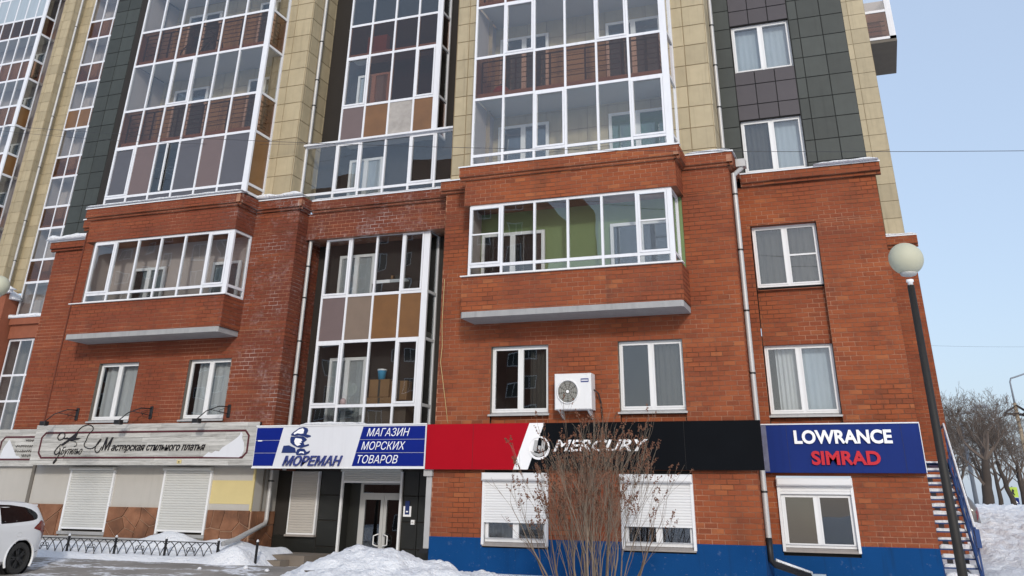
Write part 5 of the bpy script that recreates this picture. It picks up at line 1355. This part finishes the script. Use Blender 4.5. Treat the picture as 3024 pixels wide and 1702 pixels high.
    put(MB().box(-.72, -.69, -.26, .26, .62, .73), 'number_plate', M['letter_white'])
    return T
M['tyre'] = plain('tyre_rubber', (.030, .030, .030), .85, .3, 20, .3, 40); M['rim'] = plain('dark_rim', (.055, .056, .058), .45, .2, 8, metal=.6)
M['car_glass'] = plain('car_glass', (.006, .007, .008), .05, .05, 2, spec=.6); M['tail'] = plain('tail_light_red', (.16, .002, .006), .2, .2, 12, spec=.6, coat=.6)
M['paint_w'] = plain('white_paint', (.80, .81, .82), .3, .03, 1.5, coat=.7); M['paint_g'] = plain('grey_paint', (.12, .115, .115), .35, .1, 1.5, coat=.6)
CAR = make_car(M['paint_w'], 'white hatchback with dirty wheels parked beside the fence', (-19.27, -4.10, 0.0), -math.pi / 2)
make_car(M['paint_g'], 'grey car with red tail light half hidden behind the blue stairs', (2.22, 18.6, .72), math.pi * .5)

# ------------------------------------------------------------------ street lamps with globes
M['globe'] = plain('milky_globe', (.50, .49, .37), .55, .10, 3, spec=.3)
M['globe_base'] = plain('globe_base', (.42, .42, .40), .45)
def globe_lamp(x, y, z, r, label, base=0.0):
    L = thing('street_lamp', (x, y, base), label, 'street lamp', 'globe street lamps')
    MB().tube([(x, y, base - .1), (x, y, base + 1.0), (x, y, z - r - .14)], [.064, .06, .048], 14).obj('pole', M['pole'], L, True)
    MB().lathe((x, y, z - r - .16), [(.035, 0), (.035, .06), (.05, .07), (.05, .10)], 16).obj('collar', M['letter_white'], L, True)
    n = 20; MB().lathe((x, y, z), [(r * math.cos(t), r * .96 * math.sin(t)) for t in [R_(-62 + 151.5 * k / n) for k in range(n + 1)]], 36).obj('globe', M['globe'], L, True)
    MB().lathe((x, y, z), [(r * .20, -r * 1.06), (r * .42, -r * .99), (r * .50, -r * .85), (r * .47, -r * .83)], 28).obj('globe_cap', M['globe_base'], L, True)
M['pole'] = plain('black_pole', (.018, .016, .014), .6, .3, 9, .3, 30)
globe_lamp(.77, -8.0, 4.77, .235, 'black lamp post with a milky globe in front of the navy sign', 0.0)
globe_lamp(-17.75, -7.0, 5.72, .235, 'globe street lamp cut off by the picture edge in front of the far wing', 0.0)

# ------------------------------------------------------------------ metal stairs at the corner
S = thing('metal_staircase', (1.3, 3.5, .2), 'blue metal outdoor staircase with snow on every tread beside the brick corner', 'staircase')
M['stair_blue'] = plain('stair_blue_paint', (.015, .05, .17), .5, .25, 6); M['stair_dark'] = plain('stair_dark', (.03, .025, .03), .7, .4, 8)
nst = 15; xs0, xs1 = .985, 1.66
for k in range(nst):
    t = k / (nst - 1); y = 1.9 + 4.0 * t; z = .34 + 2.36 * t
    MB().box(xs0, xs1, y, y + .25, z - .03, z).obj('tread', M['stair_blue'], S)
    rz_ = random.uniform(.045, .085)
    mb = MB(); m_ = 12
    for i in range(m_ + 1):
        x = lerp(xs0 + .01, xs1 - .02, i / m_); h = rz_ * (1 + .35 * nz(x * 3, k * 1.7, 1.0)) * (.6 if i in (0, m_) else 1)
        mb.v += [(x, y + .005, z), (x, y - .004, z + h * .7), (x, y + .06, z + h), (x, y + .245, z + h * .9), (x, y + .25, z)]
    for i in range(m_):
        for j in range(4): mb.f.append((i * 5 + j, i * 5 + j + 1, (i + 1) * 5 + j + 1, (i + 1) * 5 + j))
    mb.f += [(4, 3, 2, 1, 0), tuple(m_ * 5 + j for j in range(5))]
    mb.obj('tread_snow', M['snow'], S, True)
    if k % 2 == 0: MB().box(xs0 + .10, xs0 + .22, y + .02, y + .05, z - .13, z - .03).obj('bracket', M['stair_dark'], S); MB().box(xs1 - .25, xs1 - .13, y + .02, y + .05, z - .13, z - .03).obj('bracket', M['stair_dark'], S)
MB().box(xs0, xs1 + .05, 5.9, 7.6, 2.66, 2.72).obj('landing', M['stair_blue'], S)
for x in (xs0 - .02, xs1 + .02):
    MB().add([(x - .02, 1.75, .15), (x + .02, 1.75, .15), (x + .02, 5.95, 2.63), (x - .02, 5.95, 2.63), (x - .02, 1.75, .34), (x + .02, 1.75, .34), (x + .02, 5.95, 2.82), (x - .02, 5.95, 2.82)], [(0, 1, 2, 3), (4, 7, 6, 5), (0, 4, 5, 1), (3, 2, 6, 7), (1, 5, 6, 2), (0, 3, 7, 4)]).obj('stringer', M['stair_blue'], S)
xr = xs1 + .06
for k in range(6):
    t = k / 5; y = 1.95 + 3.95 * t; z = .34 + 2.36 * t
    MB().box(xr - .02, xr + .02, y - .02, y + .02, z - .1, z + .92).obj('post', M['stair_blue'], S)
for o_ in (.30, .60): MB().tube([(xr, 1.95, .34 + o_), (xr, 5.9, 2.70 + o_)], .014, 6).obj('rail_bar', M['stair_blue'], S)
MB().tube([(xr, 1.95, .34 + .92), (xr, 5.9, 2.70 + .92), (xr, 7.6, 2.72 + .92)], .025, 8).obj('handrail', M['stair_blue'], S, True)
MB().tube([(xr, 1.95, .34 + .955), (xr, 5.9, 2.70 + .955), (xr, 7.6, 2.72 + .955)], .026, 8).obj('rail_snow', M['snow'], S, True)
MB().box(xr - .03, xr + .06, 1.7, 2.0, .9, 1.25).obj('end_panel', M['stair_blue'], S)
for y in (5.95, 7.5):
    for x in (xs0 + .05, xs1): MB().box(x - .03, x + .03, y - .03, y + .03, -.2, 2.66).obj('support', M['stair_dark'], S)

# ------------------------------------------------------------------ bare trees, bush
def grow(mb, p, d, L, r, depth, rng, spread, tips, droop=0.0, seg=3, n=4, minr=.003):
    pts = [p.copy()]; rs = [r]; q = p.copy(); dd = d.normalized()
    for i in range(seg):
        dd = (dd + Vector((rng.gauss(0, .11), rng.gauss(0, .11), rng.gauss(0, .06) + droop))).normalized()
        q = q + dd * (L / seg); pts.append(q.copy()); rs.append(max(minr, r * (1 - .45 * (i + 1) / seg)))
    mb.tube(pts, rs, n, False)
    if depth <= 0: tips.append((q.copy(), dd.copy())); return
    kids = rng.choice((2, 3, 3)) if depth > 1 else rng.choice((2, 3))
    for k in range(kids):
        ax = Vector((rng.gauss(0, 1), rng.gauss(0, 1), rng.gauss(0, .7)))
        nd = (dd + ax.normalized() * spread * rng.uniform(.5, 1.15)).normalized()
        st = pts[-1] if k == 0 else pts[rng.randint(max(1, seg - 2), seg)]
        grow(mb, st, nd, L * rng.uniform(.60, .84), rs[-1] * rng.uniform(.62, .85), depth - 1, rng, spread, tips, droop, seg, n if depth > 2 else 3, minr)
M['bark'] = plain('dark_bark', (.055, .043, .036), .9, .3, 3); M['twig'] = plain('twig', (.125, .096, .078), .9, .25, 3)
M['stem'] = plain('grey_brown_stem', (.20, .155, .115), .85, .3, 6); M['stem2'] = plain('brown_stem', (.15, .105, .075), .85, .3, 6); M['seed'] = plain('dry_seed_head', (.165, .076, .045), .9, .35, 8)
def bare_tree(x, y, z, h, label, seed, lean=(0, 0), depth=6, thick=.13, spread=.75):
    rng = random.Random(seed); T = thing('bare_tree', (x, y, z), label, 'tree', 'bare trees across the snow')
    tr = MB(); pts = []; m_ = 6; th = h * rng.uniform(.30, .42)
    for i in range(m_ + 1):
        t = i / m_; pts.append(Vector((x + lean[0] * t * th + rng.gauss(0, .03), y + lean[1] * t * th + rng.gauss(0, .03), z - .2 + t * (th + .2))))
    tr.tube(pts, [thick * (1.25 - .55 * i / m_) for i in range(m_ + 1)], 8); tr.obj('trunk', M['bark'], T, True)
    cr = MB(); tips = []
    for k in range(6):
        st = pts[rng.randint(3, m_)] if k else pts[-1]
        a = rng.uniform(0, 2 * math.pi)
        d = Vector((math.cos(a) * .7 + lean[0], math.sin(a) * .7 + lean[1], rng.uniform(.5, 1.2))) if k else Vector((lean[0], lean[1], 1))
        grow(cr, st, d, h * .20, thick * .42, depth - 1, rng, spread, tips, .03, 3, 4, .0055)
    cr.obj('crown', M['twig'], T)
TREES = [(4.9, 34.5, 7.5, 'stout dark bare tree with a thick trunk beside the small road sign', 11, (.10, 0), .30), (3.7, 36, 6.8, 'bare tree standing closest to the blue stairs', 12, (-.05, 0), .16), (4.35, 40, 8.0, 'bare tree with a straight slim trunk behind the snow bank', 13, (-.12, 0), .15),
         (5.6, 41, 7.6, 'bare tree with pale upright twigs behind the stout tree', 14, (-.1, 0), .17), (6.4, 37, 6.5, 'bare tree at the picture edge with a leaning trunk', 15, (-.18, 0), .15), (3.2, 44, 6.4, 'farthest bare tree, partly hidden by the brick corner', 16, (.1, 0), .15), (7.6, 43, 7.6, 'bare tree behind the wooden utility pole', 17, (0, 0), .2), (4.0, 48, 7, 'thin bare tree in the back row of the grove', 18, (0, 0), .14), (7.0, 50, 7.5, 'bare tree in the back row, below the nearest street light', 19, (.0, 0), .16)]
for x, y, h, lab, sd_, ln, tk in TREES: bare_tree(x, y, ground_z(x, y) - .05, h * .90, lab, sd_, ln, 7, tk * .85)
# seeding bush in front of the shop
BU = thing('dry_bush', (-5.55, -2.6, .2), 'tall leafless bush with dry brown seed heads in front of the MERCURY sign', 'bush')
rng = random.Random(21); tips = []
for k in range(58):
    u = max(-1.15, min(1.15, rng.gauss(-.02, .42)))
    bx = -5.45 + u * .95 + rng.gauss(0, .10); by = -2.6 + rng.gauss(0, .25)
    ang = u * .36 + rng.gauss(0, .07)
    hgt = max(1.0, (2.75 - .75 * abs(u) ** 1.5) * rng.uniform(.55, 1.0)) * (1.16 if k % 9 == 0 else 1)
    sm = MB(); d = Vector((math.sin(ang), rng.gauss(0, .13), math.cos(ang)))
    mtips = []
    grow(sm, Vector((bx, by, .05)), d, hgt * .50, .0115 * rng.choice((.6, .8, 1.0, 1.9)), 3, rng, .34, mtips, .06, 4, 4, .0024)
    sm.obj('stem', M['stem'] if rng.random() < .6 else M['stem2'], BU)
    tips += mtips
rng.shuffle(tips)
def seeds(sh, p, d):
    ln = rng.uniform(.09, .22); ax = d.orthogonal().normalized(); ay = d.cross(ax)
    for k in range(rng.randint(12, 20)):
        t = rng.random(); rad = .042 * (1 - .6 * t); a = rng.uniform(0, 6.28)
        c = p + d * ln * (t - .15) + (ax * math.cos(a) + ay * math.sin(a)) * rad * rng.random()
        e1 = Vector((rng.gauss(0, 1), rng.gauss(0, 1), rng.gauss(0, 1))).normalized() * rng.uniform(.008, .018); e2 = e1.orthogonal().normalized() * rng.uniform(.006, .012)
        sh.quad(c - e1 - e2, c + e1 - e2, c + e1 + e2, c - e1 + e2)
hi = [t for t in tips if t[0].z > 1.15]
for p, d in hi[:280]:
    sh = MB(); seeds(sh, p, d); sh.obj('seed_head', M['seed'], BU)
sh = MB()
for p, d in hi[280:640]: seeds(sh, p, d)
tag(sh.obj('seed_spray', M['seed'], BU), 'dry brown seed sprays', None, None, 'stuff')

# ------------------------------------------------------------------ far street furniture
M['galv'] = plain('galvanised_steel', (.22, .24, .27), .5, .1, 3); M['timber'] = plain('weathered_timber', (.30, .24, .17), .85, .25, 4)
def far_light(x, y, zt, arm, label, base=1.0, timber=False):
    T = thing('street_light', (x, y, base), label, 'street light', 'far street lights')
    MB().tube([(x, y, base), (x, y, zt - 1.4)], [.13, .10], 10).obj('pole', M['timber'] if timber else M['galv'], T, True)
    MB().tube([(x, y, zt - 1.5), (x, y, zt - .25), (x + .08, y, zt - .06), (x + .3, y, zt), (x + arm, y, zt + .32)], [.06, .045, .045, .045, .04], 8).obj('bracket_arm', M['galv'], T, True)
    MB().cbox(x + arm - .1, x + arm + .55, y - .12, y + .12, zt + .28, zt + .42, .04).obj('lamp_head', M['galv'], T)
    return T
far_light(4.80, 40.0, 6.85, 1.0, 'galvanised street light rising among the trees next to the brick corner', 1.6)
T = far_light(7.78, 40.0, 8.75, 1.3, 'timber utility pole with a street light arm at the picture edge', 1.6, True)
MB().add([(7.1, 39.8, 6.85), (7.85, 39.8, 7.25), (8.6, 39.8, 6.7), (7.1, 40.1, 6.75), (7.85, 40.1, 7.15), (8.6, 40.1, 6.6)], [(0, 1, 4, 3), (1, 2, 5, 4), (0, 3, 5, 2)]).obj('crossarm', M['iron'], T)
for x in (7.15, 7.6, 8.1): MB().lathe((x, 39.9, 6.62), [(.05, 0), (.08, .06), (.05, .12), (.02, .2)], 8).obj('insulator', M['iron'], T)
far_light(2.9, 60.0, 9.3, 1.2, 'farthest street light, its arm just clearing the brick corner', 1.6)
RS = thing('road_sign', (6.62, 39.0, 1.7), 'small yellow green road sign with blue panel among the tree trunks', 'sign')
MB().tube([(6.62, 39.0, 1.5), (6.62, 39.0, 3.0)], .035, 8).obj('post', M['galv'], RS)
MB().box(6.38, 6.86, 38.94, 38.97, 2.45, 2.95).obj('yellow_panel', plain('fluorescent_yellow', (.45, .62, .08), .5), RS)
MB().prism([(6.55, 2.52), (6.60, 2.62), (6.66, 2.54), (6.70, 2.56), (6.66, 2.70), (6.70, 2.78), (6.64, 2.86), (6.58, 2.82), (6.56, 2.70), (6.50, 2.64)], 38.93, 38.94).obj('figure', M['letter_black'], RS)
MB().box(6.40, 6.84, 38.94, 38.97, 2.12, 2.42).obj('blue_panel', M['low_blue'], RS); MB().prism([(6.46, 2.16), (6.78, 2.16), (6.62, 2.38)], 38.93, 38.94).obj('white_mark', M['letter_white'], RS)
# overhead wires
M['wire'] = plain('wire', (.05, .05, .055), .7)
def wire(a, b, sag, r, label, n=24):
    a, b = Vector(a), Vector(b); pts = []
    for i in range(n + 1):
        t = i / n; p = a.lerp(b, t); p.z -= sag * 4 * t * (1 - t); pts.append(p)
    tag(MB().tube(pts, r, 4).obj('overhead_wire', M['wire'], None), label, 'wire', 'overhead wires')
wire((-26.0, -3, 12.25), (9, -3, 7.35), .45, .006, 'thin dark wire crossing the facade and the open sky')
wire((-14.0, .1, 11.25), (-26.5, -2.6, 12.35), .25, .005, 'second thin wire running in front of the leftmost balcony glazing')
wire((2.0, 30, 9.3), (30, 46, 12.6), .8, .004, 'faint wire high above the bare trees')
# ------------------------------------------------------------------ things standing in the balconies
M['card'] = plain('cardboard', (.20, .115, .055), .9, .15, 4); M['bucket'] = plain('blue_bucket', (.06, .30, .50), .5); M['orange'] = plain('orange_plastic', (.55, .10, .02), .5)
def carton(x0, x1, y0, y1, z0, z1, label, tape=True):
    o = MB().cbox(x0, x1, y0, y1, z0, z1, .006).obj('cardboard_box', M['card'], None); tag(o, label, 'box', 'boxes behind the recess glazing')
    MB().box((x0 + x1) / 2 - .03, (x0 + x1) / 2 + .03, y0 - .004, y0 + .001, z0 + .01, z1 - .01).obj('tape', M['curtain_t'], o); return o
carton(-12.62, -12.02, .90, 1.20, 4.10, 4.55, 'large cardboard box under the blue bucket behind the glazing')
carton(-11.98, -11.50, .92, 1.22, 4.02, 4.50, 'cardboard box right beside the bucket box behind the glazing')
carton(-12.66, -11.90, .86, 1.2, 3.88, 4.09, 'flat cardboard box at the bottom of the pile behind the glazing')
o = MB().lathe((-12.34, 1.05, 4.555), [(.09, 0), (.12, .22), (.125, .23)], 20).obj('bucket', M['bucket'], None, True); tag(o, 'blue bucket with white lid on a cardboard box behind the glazing', 'bucket')
MB().lathe((-12.34, 1.05, 4.79), [(.13, 0), (.13, .035), (.03, .045)], 20).obj('lid', M['letter_white'], o, True)
MB().box(-12.7, -11.45, .84, 1.26, 2.75, 3.875).obj('cupboard', M['taupe_ply'], None)
cpb = bpy.data.objects['cupboard']; tag(cpb, 'low brown cupboard carrying the boxes behind the recess glazing', 'cupboard')
o = MB().lathe((-13.42, .95, 3.93), [(.05, 0), (.085, .05), (.08, .12), (.03, .17)], 14).obj('pink_pot', plain('pink_pot', (.6, .45, .46), .6), None, True); tag(o, 'small pale pink pot on the recess window sill', 'pot')
MB().box(-13.6, -13.2, .8, 1.2, 3.80, 3.925).obj('plant_shelf', M['white'], None); tag(bpy.data.objects['plant_shelf'], 'small white shelf behind the recess glazing above the entrance', 'shelf')
MB().box(-12.75, -11.3, .82, 1.2, 6.9, 7.12).obj('shelf', M['dark'], None); tag(bpy.data.objects['shelf'], 'dark shelf piled with books behind the upper recess panes', 'shelf')
for k, (x, w, z, m) in enumerate(((-12.45, .45, 7.125, 'letter_white'), (-12.0, .5, 7.125, 'curtain'), (-11.95, .4, 7.235, 'curtain_t'), (-12.15, .14, 7.235, 'card'))):
    o = MB().cbox(x - w / 2, x + w / 2, .9, 1.12, z, z + .105, .01).obj('stored_parcel', M[m], None); tag(o, ('white parcel at the left on the dark shelf behind the glazing', 'wide pale parcel on the dark shelf behind the glazing', 'grey parcel on top of the wide pale parcel', 'small brown carton standing on the shelf parcels')[k], 'parcel')
o = MB().lathe((-8.55, -.2, 11.83), [(.10, 0), (.24, .08), (.26, .22), (.16, .34), (.03, .38)], 14).obj('sack', M['orange'], None, True); tag(o, 'orange bag on the balcony floor behind bronze glass', 'bag')
o = MB().cbox(-13.75, -13.05, .95, 1.2, 14.55, 15.25, .03).obj('crate', plain('amber_crate', (.30, .10, .015), .6), None); tag(o, 'amber wooden crate behind the bronze panes of the upper recess', 'crate')
# bicycle on the left balcony
B = thing('bicycle', (-19.4, -.15, 14.75), 'dark bicycle leaning behind bronze glass on the upper left balcony', 'bicycle')
for x in (-20.0, -18.95):
    w = MB().tube([(x + .33 * math.cos(t), -.15, 15.10 + .33 * math.sin(t)) for t in [2 * math.pi * k / 24 for k in range(25)]], .022, 6).obj('wheel', M['iron'], B)
    for q in range(6): MB().tube([(x, -.15, 15.10), (x + .32 * math.cos(q * 1.047), -.15, 15.10 + .32 * math.sin(q * 1.047))], .003, 3).obj('spoke', M['iron'], w)
for a, b in (((-20.0, 15.1), (-19.75, 15.55)), ((-20.0, 15.1), (-19.55, 15.08)), ((-19.75, 15.55), (-19.12, 15.58)), ((-19.55, 15.08), (-19.12, 15.58)), ((-19.55, 15.08), (-19.78, 15.66)), ((-18.95, 15.1), (-19.10, 15.72))):
    MB().tube([(a[0], -.15, a[1]), (b[0], -.15, b[1])], .018, 6).obj('frame_tube', M['iron'], B)
MB().cbox(-19.92, -19.66, -.22, -.08, 15.66, 15.71, .02).obj('saddle', M['iron'], B); MB().tube([(-19.10, -.38, 15.74), (-19.10, .08, 15.74)], .014, 6).obj('handlebar', M['iron'], B)
# ------------------------------------------------------------------ block across the street, seen only as reflections
OB = thing('opposite_building', (-62, -70, -.2), 'brown brick block across the street, seen reflected in the left balcony panes', 'building')
M['op_brick'] = plain('opposite_brick', (.20, .095, .06), .9, .15, .6)
MB().box(-95, -34, -84, -70, -.2, 34).obj('wall', M['op_brick'], OB)
for j in range(10):
    for i in range(11):
        x = -91 + i * 5.3; z = 2 + j * 3.0
        w = MB().box(x, x + 1.7, -70, -69.93, z, z + 1.6).obj('window', M['white'], OB)
        MB().box(x + .1, x + .8, -69.93, -69.9, z + .1, z + 1.5).obj('pane', M['car_glass'], w); MB().box(x + .9, x + 1.6, -69.93, -69.9, z + .1, z + 1.5).obj('pane', M['car_glass'], w)
